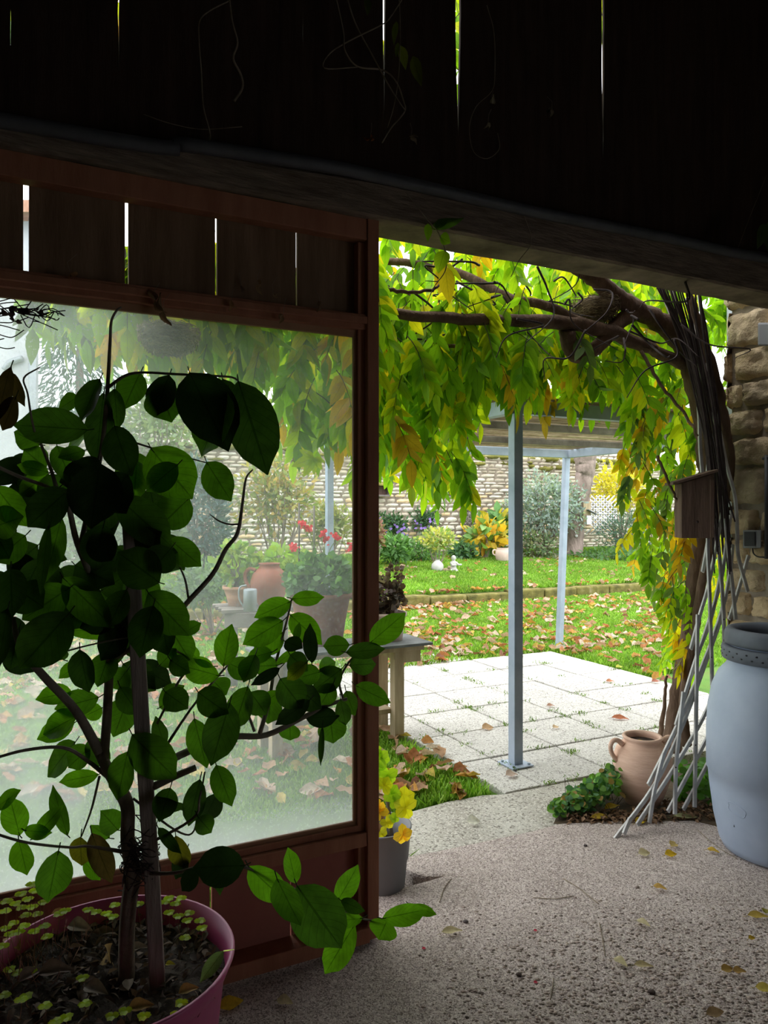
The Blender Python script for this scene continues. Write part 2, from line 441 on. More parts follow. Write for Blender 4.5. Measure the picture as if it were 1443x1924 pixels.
def glass_mat():
    m, nt, out = newmat('dusty_hazy_glass')
    tc = N(nt, 'ShaderNodeTexCoord')
    v = tc.outputs['Object']
    sx = N(nt, 'ShaderNodeSeparateXYZ'); nt.links.new(v, sx.inputs[0])
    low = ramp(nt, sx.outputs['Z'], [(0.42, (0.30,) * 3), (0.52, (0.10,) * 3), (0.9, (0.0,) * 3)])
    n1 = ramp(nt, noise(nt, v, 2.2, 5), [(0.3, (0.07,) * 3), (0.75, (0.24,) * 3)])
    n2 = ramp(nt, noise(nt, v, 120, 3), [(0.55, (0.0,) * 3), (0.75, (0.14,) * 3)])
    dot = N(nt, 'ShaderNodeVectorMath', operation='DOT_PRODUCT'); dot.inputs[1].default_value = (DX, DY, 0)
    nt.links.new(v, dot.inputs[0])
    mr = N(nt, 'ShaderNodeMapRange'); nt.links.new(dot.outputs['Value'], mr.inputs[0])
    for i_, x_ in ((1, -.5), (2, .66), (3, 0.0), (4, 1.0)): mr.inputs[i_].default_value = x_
    side = ramp(nt, mr.outputs[0], [(0, (1.7,) * 3), (.5, (.95,) * 3), (1, (.42,) * 3)])  # haze from the sky angle painted into the dust, stronger towards the left
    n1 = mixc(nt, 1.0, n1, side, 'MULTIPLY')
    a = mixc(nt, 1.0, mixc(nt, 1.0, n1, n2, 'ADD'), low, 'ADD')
    t = N(nt, 'ShaderNodeBsdfTransparent'); t.inputs[0].default_value = (0.97, 0.985, 0.98, 1)
    d = N(nt, 'ShaderNodeBsdfTranslucent'); d.inputs[0].default_value = (0.94, 0.96, 0.98, 1)
    df = N(nt, 'ShaderNodeBsdfDiffuse'); df.inputs[0].default_value = (0.5, 0.5, 0.5, 1)
    m0 = N(nt, 'ShaderNodeMixShader'); m0.inputs[0].default_value = 0.1
    nt.links.new(d.outputs[0], m0.inputs[1]); nt.links.new(df.outputs[0], m0.inputs[2])
    m1 = N(nt, 'ShaderNodeMixShader')
    nt.links.new(a, m1.inputs[0]); nt.links.new(t.outputs[0], m1.inputs[1]); nt.links.new(m0.outputs[0], m1.inputs[2])
    g = N(nt, 'ShaderNodeBsdfGlossy'); g.inputs['Roughness'].default_value = 0.05
    fr = N(nt, 'ShaderNodeFresnel'); fr.inputs[0].default_value = 1.35
    m2 = N(nt, 'ShaderNodeMixShader')
    nt.links.new(fr.outputs[0], m2.inputs[0]); nt.links.new(m1.outputs[0], m2.inputs[1]); nt.links.new(g.outputs[0], m2.inputs[2])
    nt.links.new(m2.outputs[0], out.inputs[0])
    return m
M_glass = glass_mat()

# ================================================================== SETTING: barn shell
def structure(name, mb, mat, parent=None, smooth=False, bevel=0.0):
    o = mb.build(name, mat, parent, smooth, bevel)
    if parent is None: o['kind'] = 'structure'
    return o
# floor slab with a broken corner by the door
fl = MB()
edge = [SO(-4.2, -6.5), SO(4.6, -6.5), SO(4.6, 0.12)]
for px, py in [(1352, 1552), (1300, 1540), (1240, 1541), (1150, 1541), (1050, 1546), (1000, 1560), (900, 1581), (820, 1598), (760, 1609), (744, 1612), (752, 1625), (776, 1640), (800, 1646), (829, 1646), (790, 1657), (740, 1671), (700, 1682)]:
    edge.append(G(px, py, 0))
edge += [SO(0.9, 0.25), SO(-4.2, 0.25)]
fl.prism(edge, -0.3, 0.0)
structure('floor', fl, M_floor, bevel=0.012)
def wallbox(name, mat, *a):
    b = MB(); b.sbox(*a); return structure(name, b, mat)
wallbox('wall_back', M_rubble, -4.2, 4.6, -6.6, -6.5, 0, 4.2)
wallbox('wall_left', M_rubble, -4.3, -4.2, -6.6, 0.2, 0, 4.2)
b = MB()   # side wall; unseen low opening added to let in fill daylight
b.sbox(4.6, 4.7, -4.0, 0.67, 0, 4.2); b.sbox(4.6, 4.7, -6.6, -5.6, 0, 4.2); b.sbox(4.6, 4.7, -5.6, -4.0, 1.45, 4.2)
structure('wall_right', b, M_rubble)
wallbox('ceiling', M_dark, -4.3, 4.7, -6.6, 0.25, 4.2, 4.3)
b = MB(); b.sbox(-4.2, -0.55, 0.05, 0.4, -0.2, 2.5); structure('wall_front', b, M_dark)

# upper boarded wall with open seams
def sgap(px, o=0.12):
    return toso(PO(px, 100, o))[0]
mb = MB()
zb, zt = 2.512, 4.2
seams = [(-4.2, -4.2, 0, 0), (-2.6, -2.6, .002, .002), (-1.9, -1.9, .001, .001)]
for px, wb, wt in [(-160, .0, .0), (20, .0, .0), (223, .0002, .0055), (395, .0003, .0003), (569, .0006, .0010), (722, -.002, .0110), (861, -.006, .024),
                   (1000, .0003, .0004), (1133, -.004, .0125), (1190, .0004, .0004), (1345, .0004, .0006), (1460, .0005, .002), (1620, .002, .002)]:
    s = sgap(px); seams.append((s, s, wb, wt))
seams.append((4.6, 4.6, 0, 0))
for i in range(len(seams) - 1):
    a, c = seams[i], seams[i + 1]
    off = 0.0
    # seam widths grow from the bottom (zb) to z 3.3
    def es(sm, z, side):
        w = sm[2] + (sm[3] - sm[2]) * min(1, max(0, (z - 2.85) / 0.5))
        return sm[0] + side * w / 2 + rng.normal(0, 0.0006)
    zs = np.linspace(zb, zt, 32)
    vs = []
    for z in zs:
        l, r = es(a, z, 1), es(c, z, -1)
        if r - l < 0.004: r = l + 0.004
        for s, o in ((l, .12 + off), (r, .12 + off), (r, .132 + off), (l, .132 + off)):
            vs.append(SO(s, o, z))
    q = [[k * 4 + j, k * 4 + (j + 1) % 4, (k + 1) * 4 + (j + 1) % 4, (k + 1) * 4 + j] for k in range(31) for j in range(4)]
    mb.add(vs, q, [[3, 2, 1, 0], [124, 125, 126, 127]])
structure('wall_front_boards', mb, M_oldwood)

# oak lintel, slightly wavy
mb = MB()
vs, nn = [], 60
for i in range(nn + 1):
    s = -4.2 + 8.8 * i / nn
    zt_ = .032 * s
    w = 0.008 * math.sin(s * 3.1) + 0.004 * math.sin(s * 11)
    for o, z in ((-.06 + w, 2.505 + .6 * w), (-.05 + w, 2.497 + w * .5), (.11, 2.497 + w * .4), (.118, 2.51), (.118, 2.60 + zt_), (-.055 + w, 2.585 + zt_), (-.066 + w, 2.57 + zt_)):
        vs.append(SO(s, o, z + rng.normal(0, .0012)))
k = 7
mb.add(vs, [[i * k + j, i * k + (j + 1) % k, (i + 1) * k + (j + 1) % k, (i + 1) * k + j] for i in range(nn) for j in range(k)], [list(range(k))[::-1], list(range(nn * k, nn * k + k))])
structure('lintel_beam', mb, M_beam)

# stone jamb to the right of the doorway (thick wall seen on its reveal)
jamb = thing('wall_jamb', SO(3.75, .12, 0), kind='structure')
b = MB(); b.sbox(3.78, 4.6, .22, .64, -0.1, 2.8); b.build('mortar', M_mortar, jamb, False)
b = MB()
def stonewall(mb, M, width, height, hmin, hmax, wmin, wmax, dpt, colf, nu=5, nv=4):
    v = 0.0
    while v < height:
        h = rng.uniform(hmin, hmax)
        u = -rng.uniform(0, wmin)
        while u < width:
            w = rng.uniform(wmin, wmax)
            hh = h * rng.uniform(0.88, 1.0)
            u_a = max(u, 0.0); ww = min(w - (u_a - u), width - u_a)
            if ww > 0.02:
                mb.stone(M, u_a + .004, v + .003, ww - .005, hh - .004, dpt * rng.uniform(.7, 1.2), colf(u, v), nu, nv)
            u += w
        v += h
def jcol(u, v):
    t = rng.uniform(0, 1)
    return np.array([1, .93 + .07 * t, .82 + .18 * t]) * rng.uniform(.75, 1.0)
dd = SO(1, 0) - SO(0, 0); no = SO(0, 1) - SO(0, 0); up = np.array([0, 0, 1.])
stonewall(b, (SO(3.78, .67, 0), -no, up, -dd), .49, 2.8, .12, .24, .22, .42, .045, jcol, 9, 8)
stonewall(b, (SO(3.74, .21, 0), dd, up, -no), .86, 2.8, .14, .25, .25, .5, .04, jcol, 7, 6)
stonewall(b, (SO(4.6, .65, 0), -dd, up, no), .86, 2.8, .14, .25, .25, .5, .04, jcol, 5, 4)
b.build('stone', M_jstone, jamb, True)

# ================================================================== SETTING: outdoors
gx = np.linspace(-14, 16, 121); gy = np.linspace(1.6, 25, 95)
vs = []
for y in gy:
    for x in gx:
        s, o = toso((x, y))
        z = zg(x, y) - (0.02 if 2.0 < s < 5.2 and .6 < o < 4.4 else 0)
        if o < 0.7: z = min(z, -.14)
        z = -.4 if o < -.1 else z
        vs.append((x, y, z + (rng.normal(0, .008) if o > .8 else 0)))
b = MB()
nx = len(gx)
b.add(vs, [[j * nx + i, j * nx + i + 1, (j + 1) * nx + i + 1, (j + 1) * nx + i] for j in range(len(gy) - 1) for i in range(nx - 1)])
structure('ground_lawn', b, M_turf, smooth=True)
# concrete apron outside the threshold
ap = [G(762, 1609, 0)]
for px, py in [(820, 1599), (900, 1582), (1000, 1561), (1050, 1547), (1120, 1542)]: ap.append(G(px, py, 0))
ap += [SO(3.05, .8), SO(2.75, .87), SO(2.33, .88)]
for px, py in [(905, 1491), (840, 1503), (770, 1522), (745, 1535), (742, 1570), (744, 1606)]: ap.append(G(px, py, 0))
b = MB(); b.prism(ap, -.2, -.006); structure('path_apron', b, M_apron, bevel=.01)
# washed concrete pavers
b = MB()
for i in range(7):
    for j in range(8):
        s0, o0 = 2.08 + .5 * i, .875 + .5 * j
        w_ = .5
        if i == 0: s0, w_ = 2.33, .25
        if j >= 6 and i >= 4 or j == 7 and i >= 2: continue
        if i == 6: continue
        g = .006
        z = rng.uniform(-.004, .004)
        k = rng.uniform(.88, 1.0)
        b.sbox(s0 + g, s0 + w_ - g, o0 + g, o0 + .5 - g, -.06, z, col=(k, k * .995, k * .97))
structure('patio_paving', b, M_paver, bevel=.006)
# stone kerb of the raised lawn
b = MB()
s = -4.0
while s < 14:
    L = rng.uniform(.6, 1.1)
    b.sbox(s, s + L - .02, 7.5 + rng.uniform(-.03, .03), 7.75, -.06, .155 + rng.uniform(-.02, .03))
    s += L
structure('kerb_lawn', b, M_kerb, bevel=.03)

# dry stone garden wall
gw = thing('wall_garden', SO(4, 12.3, .4), kind='structure')
b = MB(); b.sbox(-3.6, 23, 12.34, 12.8, 0, 2.72); b.build('mortar', M_mortar, gw, False)
def gcol(u, v):
    t = rng.random()
    k = rng.uniform(.72, 1.0)
    if t < .16 and v < 1.7: return np.array([1.0, .78, .52]) * k
    if t < .40: return np.array([.80, .74, .66]) * k
    if v > 1.85 and t < .8: return np.array([.62, .56, .46]) * k
    return np.array([1.0, .97, .93]) * k
b = MB()
stonewall(b, (SO(-3.6, 12.34, .3), dd, up, -no), 26.6, 2.42, .06, .135, .14, .44, .03, gcol)
b.build('stone', M_stone, gw, True)
b = MB()
for i in range(330):
    s = rng.uniform(-3.4, 16)
    if rng.random() < .35 and s < 5.0: continue
    hang = rng.random() < .45
    b.blob(SO(s, rng.uniform(12.28, 12.5), 2.72 - (rng.uniform(.0, .38) ** 1.3 if hang else 0)), (rng.uniform(.08, .22), .07, rng.uniform(.03, .08)), 8, 5, .12)
b.build('moss', M_moss, gw, True)
nb = thing('wall_neighbour', SO(6, 17, .4), kind='structure')
b = MB(); b.sbox(1.5, 20, 17.04, 17.4, 0, 4.0); b.build('mortar', M_mortar, nb, False)
b = MB(); stonewall(b, (SO(1.5, 17.04, 1.9), dd, up, -no), 18, 2.1, .10, .17, .2, .5, .04, lambda u, v: np.array([1, .98, .95]) * rng.uniform(.85, 1))
b.build('stone', M_stone, nb, True)

# ================================================================== the big glazed sliding door
door = thing('door_1', SO(.4, 0, 0), kind='structure')
Z0, Z1 = .405, 2.105
b = MB(); b.sbox(1.098, 1.142, -.035, .03, .012, 2.5); b.build('stile', M_door, door, False, .003)
b = MB(); b.sbox(1.072, 1.098, -.012, .025, .06, 2.42); b.build('stile', M_door, door, False, .002)
b = MB(); b.sbox(-.52, -.44, -.035, .03, .012, 2.5); b.build('stile', M_door, door, False, .003)
b = MB(); b.sbox(-.44, 1.098, -.03, .02, 2.425, 2.498); b.build('top_rail', M_door, door, False, .003)
b = MB(); b.sbox(-.44, 1.098, -.022, .02, Z1 + .012, Z1 + .065); b.sbox(-.44, 1.098, -.034, -.02, Z1 + .03, Z1 + .055); b.build('window_head', M_door, door, False, .003)
b = MB(); b.sbox(-.44, 1.098, -.03, .025, .335, .383); b.build('lock_rail', M_door, door, False, .003)
b = MB(); b.sbox(-.44, 1.075, -.012, .02, .383, Z0); b.build('window_sill', M_door, door, False, .002)
b = MB(); b.sbox(-.44, 1.098, -.055, .03, .015, .066); b.build('bottom_rail', M_door, door, False, .003)
for a in ((-.44, 1.075, .0, .014, Z0 - .004, Z0 + .012), (-.44, 1.075, .0, .014, Z1 - .012, Z1 + .014), (1.060, 1.074, .0, .014, Z0, Z1)):
    b = MB(); b.sbox(*a); b.build('glazing_bead', M_bead, door, False, .002)
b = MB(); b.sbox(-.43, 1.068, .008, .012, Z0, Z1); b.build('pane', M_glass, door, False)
# boards above and below the pane, with gaps between them
def sd(px): return toso(PO(px, 100, .03))[0]
def boards(edges, z0, z1, mat, name):
    for i in range(len(edges) - 1):
        l = edges[i][0] + edges[i][1] / 2; r = edges[i + 1][0] - edges[i + 1][1] / 2
        m = MB(); m.sbox(l, r, .025, .045, z0, z1); m.build(name, mat, door, False, .0015)
boards([(-.44, 0), (sd(49), .0145), (sd(238), .0105), (sd(406), .0075), (sd(557), .0065), (1.1, 0)], Z1 + .014, 2.46, M_plank, 'upper_board')
boards([(-.44, 0), (sd(200), .0006), (sd(396), .008), (sd(546), .0055), (1.1, 0)], .05, .36, M_doorply, 'lower_board')

# black pipe along the lintel
b = MB()
pp = [SO(-4.0, -.096, 2.44), PO(0, 226, -.096), PO(350, 272, -.096), PO(600, 310, -.096), PO(715, 333, -.096), PO(1000, 397, -.096), PO(1250, 446, -.096), PO(1443, 486, -.096), SO(4.4, -.096, 2.72)]
b.tube(smoothpath(pp, 6), .021, 12)
tag(b.build('conduit_pipe', M_pipe), 'long black pipe clipped along the top of the old lintel beam', 'pipe')

# ================================================================== pergola
PSO = lambda s, o, z=0: SO(s, o, z)
perg = thing('pergola', SO(4.05, 2.6, 0), 'blue-grey steel pergola roofed with split reed matting over the patio', 'pergola')
corners = [(2.64, 1.2), (5.45, 1.2), (5.45, 4.06), (2.62, 4.0)]
PH = 2.135
for i, (s, o) in enumerate(corners):
    lean = (0.0, 0.0) if i != 2 else (-.10, 0)
    pts = [SO(s + lean[0] * .6, o, .0), SO(s, o, PH - .07)]
    m = MB()
    h = .031
    v8 = [SO(p[0], p[1], p[2]) for p in [(s + a + (lean[0] if z < 1 else 0), o + c, z) for a in (-h, h) for c in (-h, h) for z in (.008, PH - .06)]]
    m.hexa(v8)
    post = m.build('post', M_steel, perg, False, .004)
    m = MB(); m.sbox(s - .075 + lean[0], s + .075 + lean[0], o - .075, o + .075, .002, .010); m.build('base_plate', M_steel, post, False, .002)
    for a in (-.055, .055):
        for c in (-.055, .055):
            m = MB(); m.lathe([(.009, 0), (.009, .012), (0.001, .013)], SO(s + a + lean[0], o + c, .008), 6)
            m.build('bolt', M_steel, post, False)
for a in ((2.58, 5.5, 1.17, 1.23), (2.58, 5.5, 4.0, 4.06), (2.59, 2.65, 1.17, 4.06), (5.42, 5.48, 1.17, 4.06)):
    m = MB(); m.sbox(*a, PH - .085, PH); m.build('roof_beam', M_steel, perg, False, .003)
for k in range(2):
    o = 2.13 + .95 * k
    m = MB(); m.sbox(2.6, 5.46, o - .02, o + .02, PH - .055, PH - .002); m.build('rafter', M_greywood, perg, False, .003)
m = MB()
o = 1.15
while o < 4.12:
    w = rng.uniform(.008, .017)
    if rng.random() < .9:
        k = rng.uniform(.55, 1.25)
        z = PH + rng.uniform(.004, .016)
        jo = rng.normal(0, .006)
        m.tube([SO(2.55 + rng.uniform(-.05, .03), o, z), SO(4.0, o + jo, z - .006), SO(5.55 + rng.uniform(-.05, .05), o + jo * 2, z)], w / 2, 5, col=(k, k * .97, k * .92))
    o += w + rng.uniform(.001, .016)
m.build('reed_mat', M_reed, perg, True)

# ================================================================== wisteria over the doorway
wist = thing('wisteria', G(1268, 1412), 'old wisteria with a twisted trunk and green to yellow leaves arching over the doorway', 'vine')
def branch(mb, pts, r, n=10, knob=.0):
    p = smoothpath([P(*q) for q in pts], 7)
    p = p + rng.normal(0, knob, p.shape)
    mb.tube(p, r, n)
m = MB()
branch(m, [(1262, 1425, 4.62), (1272, 1330, 4.6), (1292, 1230, 4.55), (1302, 1130, 4.5), (1318, 1010, 4.45), (1330, 900, 4.4), (1326, 800, 4.35), (1308, 715, 4.3), (1292, 655, 4.25), (1255, 615, 4.2), (1205, 585, 4.1), (1160, 560, 4.0), (1120, 525, 3.9), (1070, 490, 3.8), (1000, 455, 3.7)],
       [.062, .055, .052, .05, .055, .062, .066, .07, .075, .06, .05, .05, .045, .04, .03], 12, .004)
m.build('trunk', M_bark, wist)
for pts, r in [
    ([(1292, 690, 4.3), (1230, 660, 4.1), (1150, 625, 3.95), (1060, 606, 3.8), (960, 603, 3.6), (850, 598, 3.4), (712, 589, 3.2), (560, 600, 3.1), (400, 590, 3.0)], [.035, .032, .04, .038, .03, .026, .022, .02, .015]),
    ([(1200, 582, 4.1), (1160, 610, 4.0), (1125, 650, 3.92), (1090, 668, 3.88), (1072, 650, 3.85), (1066, 618, 3.8)], [.045, .042, .038, .042, .045, .04]),
    ([(1100, 612, 3.85), (1030, 575, 3.8), (960, 560, 3.8), (880, 520, 3.9), (800, 500, 4.0), (700, 490, 4.0), (500, 520, 4.0), (300, 560, 3.9)], [.025, .024, .024, .022, .02, .02, .016, .012]),
    ([(1290, 1400, 4.5), (1283, 1330, 4.45), (1300, 1220, 4.4), (1318, 1100, 4.35), (1345, 980, 4.3), (1368, 880, 4.25), (1355, 760, 4.2), (1330, 660, 4.1), (1295, 560, 4.0)], [.032, .028, .026, .025, .03, .035, .03, .025, .02]),
    ([(1252, 1405, 4.7), (1262, 1330, 4.65), (1270, 1260, 4.6), (1285, 1180, 4.6), (1310, 1060, 4.5)], [.016, .015, .014, .013, .012]),
    ([(1240, 1400, 4.8), (1247, 1330, 4.75), (1252, 1270, 4.7)], [.02, .012, .008]),
    ([(1205, 660, 4.0), (1240, 720, 3.95), (1285, 775, 3.95), (1310, 820, 3.9)], [.010, .009, .008, .006]),
    ([(960, 603, 3.6), (910, 640, 3.6), (860, 650, 3.5), (800, 640, 3.5)], [.016, .014, .01, .006]),
    ([(1235, 855, 3.9), (1256, 905, 3.9), (1275, 945, 3.95)], [.008, .007, .006]),
    ([(712, 540, 3.1), (760, 548, 3.1), (810, 545, 3.15), (830, 530, 3.2)], [.010, .008, .007, .004]),
]:
    m = MB(); branch(m, pts, r, 9, .003); m.build('branch', M_bark, wist)
m = MB()
for i in range(60):
    a = rng.uniform(712, 1290); y0 = rng.uniform(480, 640)
    Y = rng.uniform(3.2, 4.6)
    p = [(a, y0, Y)]
    for k in range(3):
        a += rng.normal(0, 40); y0 += rng.uniform(-10, 55)
        p.append((a, y0, Y + rng.normal(0, .1)))
    branch(m, p, [.006, .004, .002], 5)
for i in range(30):
    j = rng.uniform(-1, 1); Y = rng.uniform(3.95, 4.2)
    p = [(1278 + 42 * j, 540, Y - .1), (1305 + 24 * j, 640, Y), (1330 + 14 * j, 760, Y), (1346 + 14 * j, 880, Y), (1358 + 18 * j, rng.uniform(960, 1080), Y)]
    branch(m, [(x + rng.normal(0, 4), y, Y_) for x, y, Y_ in p], [.0045, .006, .0055, .004], 6)
m.build('twigs', M_twig, wist)

PAL = {
    'g': [(.14, .30, .015), (.18, .37, .02), (.24, .42, .02), (.11, .25, .02)],
    'y': [(.36, .45, .02), (.48, .48, .02), (.30, .44, .02)],
    'o': [(.48, .32, .02), (.52, .36, .025), (.40, .28, .03)],
    'b': [(.08, .15, .06), (.10, .17, .08)],  # bluish leaves: glossy reflection put into the leaf colour
}
def pick(k): return np.array(PAL[k][rng.integers(len(PAL[k]))]) * rng.uniform(.8, 1.2)
def compound(mb, base, d, L, nl, col, LL=.085, droop=.5, spread=1.0, mixk=None, stem=None):
    d = np.asarray(d, float); d /= np.linalg.norm(d)
    down = np.array([0, 0, -1.])
    view = np.array([rng.normal(0, .5), -1, rng.normal(.1, .5)])
    pts = []
    p = np.array(base, float)
    n = nl // 2
    cur = d.copy()
    sgs = 2 * n
    for i in range(n + 2):
        pts.append(p.copy())
        cur = cur + down * droop * .25; cur /= np.linalg.norm(cur)
        p = p + cur * L / (n + 1)
    pts = np.array(pts)
    side0 = np.cross(cur, view); side0 /= np.linalg.norm(side0) + 1e-9
    if stem is not None:
        stem.tube(pts, [.0022, .0012], 4, cap=False)
    for i in range(1, n + 1):
        t = pts[i + 1] - pts[i]; t /= np.linalg.norm(t)
        for sg in (-1, 1):
            dv = side0 * sg * rng.uniform(.55, 1.0) * spread + t * rng.uniform(.5, .9) + down * rng.uniform(.2, .9) + rng.normal(0, .12, 3)
            nv = np.cross(dv, side0) * 0 + view + rng.normal(0, .55, 3)
            l = LL * rng.uniform(.8, 1.12) * (.85 + .25 * math.sin(math.pi * i / (n + 1)))
            c = col * rng.uniform(.82, 1.15) if mixk is None or rng.random() > .25 else pick(mixk)
            mb.leaf(pts[i], dv, nv, l, l * rng.uniform(.42, .52), c, 'ovate', rng.uniform(.1, .35), rng.uniform(-.05, .3), 4, 2)
    t = pts[-1] - pts[-2]
    mb.leaf(pts[-1], t + down * .3, view + rng.normal(0, .4, 3), LL * 1.1, LL * .45, col, 'ovate', .2, .1, 4, 2)

def envel(tab, x):
    xs, ys = zip(*tab)
    return np.interp(x, xs, ys)
stems = MB()
def curtain(name, n, x0, x1, topf, botf, olo, ohi, ratio, LL=(.095, .13), spread=1.0):
    mb = MB()
    for i in range(n):
        px = rng.uniform(x0, x1)
        o = olo + (ohi - olo) * rng.random() ** 1.3
        yt, yb = topf(px), botf(px)
        L = rng.uniform(.22, .36)
        u = (px - CX) / F; Y = (o + O0) / (DX - u * DY)
        lpx = (L * .95 + .05) * F / Y
        y = rng.uniform(yt, max(yt + 10, yb - lpx))
        base = PO(px, y, o)
        ang = rng.uniform(0, 2 * math.pi)
        d = np.array([math.cos(ang) * .7, math.sin(ang) * .7, -rng.uniform(.2, 1.2)])
        k = rng.random()
        key = 'g' if k < ratio[0] else 'y' if k < ratio[1] else 'o' if k < ratio[2] else 'b'
        compound(mb, base, d, L, int(rng.choice([9, 11, 11, 13])), pick(key), rng.uniform(*LL), rng.uniform(.5, 1.1), spread, 'y' if key in 'go' else 'g', stems)
    return mb.build(name, M_wist, wist)
beam_y = lambda x: 420 + .19 * (x - 712)
E_open = [(690, 945), (740, 915), (790, 950), (850, 975), (868, 820), (930, 800), (960, 775), (1010, 800), (1030, 830), (1060, 775), (1110, 830), (1130, 800), (1180, 820), (1230, 870), (1300, 900), (1400, 800)]
E_glass = [(0, 600), (80, 625), (130, 660), (190, 712), (225, 680), (260, 710), (330, 725), (400, 745), (470, 770), (520, 850), (560, 910), (600, 880), (640, 865), (700, 900)]
curtain('foliage', 340, 700, 1270, lambda x: beam_y(x) - 60, lambda x: envel(E_open, x), .9, 3.0, (.76, .97, .995))
curtain('foliage', 70, 860, 1230, lambda x: 560, lambda x: envel(E_open, x) - 10, .7, 1.6, (.66, .93, .985))
curtain('foliage', 120, 700, 1000, lambda x: beam_y(x) + 60, lambda x: envel(E_open, x), .55, 1.3, (.70, .93, .99))
curtain('foliage', 230, 230, 700, lambda x: 430, lambda x: envel(E_glass, x), .35, 1.6, (.60, .85, .98))
curtain('foliage', 26, 70, 240, lambda x: 470, lambda x: envel(E_glass, x), .5, 1.2, (.7, .8, .85), (.10, .13))
curtain('foliage', 80, -60, 1350, lambda x: -60, lambda x: 330, .4, 1.6, (.6, .9, 1))
# the drooping right-hand curtain beside the trellis
mb = MB()
LB = [(680, 1190), (750, 1172), (850, 1160), (930, 1140), (1000, 1165), (1070, 1175), (1150, 1225), (1260, 1245)]
for i in range(150):
    y = 690 + 530 * rng.random() ** 1.15
    lb = envel(LB, y + 60)
    rb = 1325 - max(0, (y - 1000)) * .1
    px = rng.uniform(lb + 25, max(lb + 45, rb))
    o = rng.uniform(.75, 1.5)
    k = rng.random()
    key = 'g' if k < .36 else 'y' if k < .62 else 'o' if k < .84 else 'b'
    d = np.array([rng.normal(-.25, .5), rng.normal(0, .5), -rng.uniform(.4, 1.3)])
    compound(mb, PO(px, y, o), d, rng.uniform(.16, .26), int(rng.choice([7, 9, 9, 11])), pick(key), rng.uniform(.07, .10), rng.uniform(.7, 1.1), .9, 'o' if key == 'y' else 'g', stems)
mb.build('foliage', M_wist, wist)
# leaf sprays right of the trunk against the stone jamb
mb = MB()
for i in range(46):
    px, y = rng.uniform(1235, 1400), rng.uniform(500, 640)
    compound(mb, PO(px, y, rng.uniform(.95, 1.9)), rng.normal(0, .5, 3) + [0, 0, -.4], .24, 11, pick('g' if rng.random() < .6 else 'y'), .10, .8, stem=stems)
for i in range(60):
    px, y = rng.uniform(1330, 1392), 540 + 590 * rng.random() ** 1.4
    compound(mb, PO(px, y, rng.uniform(.85, 1.4)), rng.normal(0, .5, 3) + [0, 0, -.5], .2, 9, pick('g' if rng.random() < .6 else 'y'), .08, .8)
mb.build('foliage', M_wist, wist)
stems.build('leaf_stalks', M_twig, wist)
# one bright young spray seen through the pane
mb = MB()
for a, L in ((200, .10), (150, .07), (240, .09), (270, .07), (305, .06), (340, .05)):
    mb.leaf(PO(590, 860, .45), np.array([math.cos(math.radians(a)), 0, math.sin(math.radians(a))]), (0, -1, .2), L, L * .5, np.array([.40, .55, .02]), 'ovate', .1, .1, 5, 2)
mb.build('young_spray', M_wist, wist)

# bird nest woven into the vine
def nest(name, c, r, h, label):
    m = MB()
    for i in range(520):
        a = rng.uniform(0, 2 * math.pi)
        f = rng.uniform(-1, .35)
        rr = r * (math.sqrt(max(0, 1 - (f * .9) ** 2))) * rng.uniform(.8, 1.04)
        pts = []
        for k in range(4):
            aa = a + k * rng.uniform(.1, .25)
            pts.append(np.array(c) + [rr * math.cos(aa), rr * math.sin(aa), h * f + rng.normal(0, .006)])
        kk = rng.uniform(.5, 1.2)
        m.tube(pts, .0016, 4, col=(kk, kk * .95, kk * .85), cap=False)
    m.blob(np.array(c) + [0, 0, -h * .2], (r * .86, r * .86, h * .72), 14, 8, .03, col=(.5, .45, .4))
    return tag(m.build(name, M_straw), label, 'nest')
nest('bird_nest', PO(318, 628, .16), .10, .065, 'round straw bird nest hanging behind the top of the dusty window pane')
nest('bird_nest', P(1118, 575, 4.0), .13, .10, 'dark twiggy bird nest lodged among the thick vine branches')

# ================================================================== trellis
def PT(px, py, lay):
    # the trellis leans: its plane moves outwards with height
    o = .2
    for _ in range(8):
        p = PO(px, py, o); o = .19 + .17 * max(0, p[2]) + .03 * min(1, max(0, (px - 1160) / 150.)) + lay
    return p
trel = thing('lattice_trellis', G(1262, 1535, 0), 'collapsed white wooden lattice trellis leaning in the doorway in front of the terracotta jug', 'trellis')
back = [[(1155, 1577), (1230, 1475), (1284, 1359), (1334, 1222), (1359, 1151)], [(1197, 1550), (1259, 1455), (1309, 1371), (1336, 1318)], [(1255, 1525), (1330, 1384), (1350, 1340)],
        [(1284, 1521), (1330, 1434), (1350, 1390)], [(1218, 1475), (1247, 1417), (1284, 1338), (1313, 1267), (1342, 1193), (1364, 1120)], [(1270, 1363), (1309, 1234), (1335, 1165), (1352, 1090), (1370, 1010)],
        [(1298, 1220), (1316, 1152), (1329, 1108), (1345, 1031), (1358, 956)], [(1318, 1210), (1333, 1164), (1355, 1089), (1364, 1027), (1374, 960)], [(1341, 1193), (1356, 1150), (1370, 1085), (1377, 1023)],
        [(1320, 1075), (1327, 1037), (1334, 990)], [(1370, 1164), (1385, 1116), (1406, 1044)], [(1324, 930), (1330, 880), (1333, 840)]]
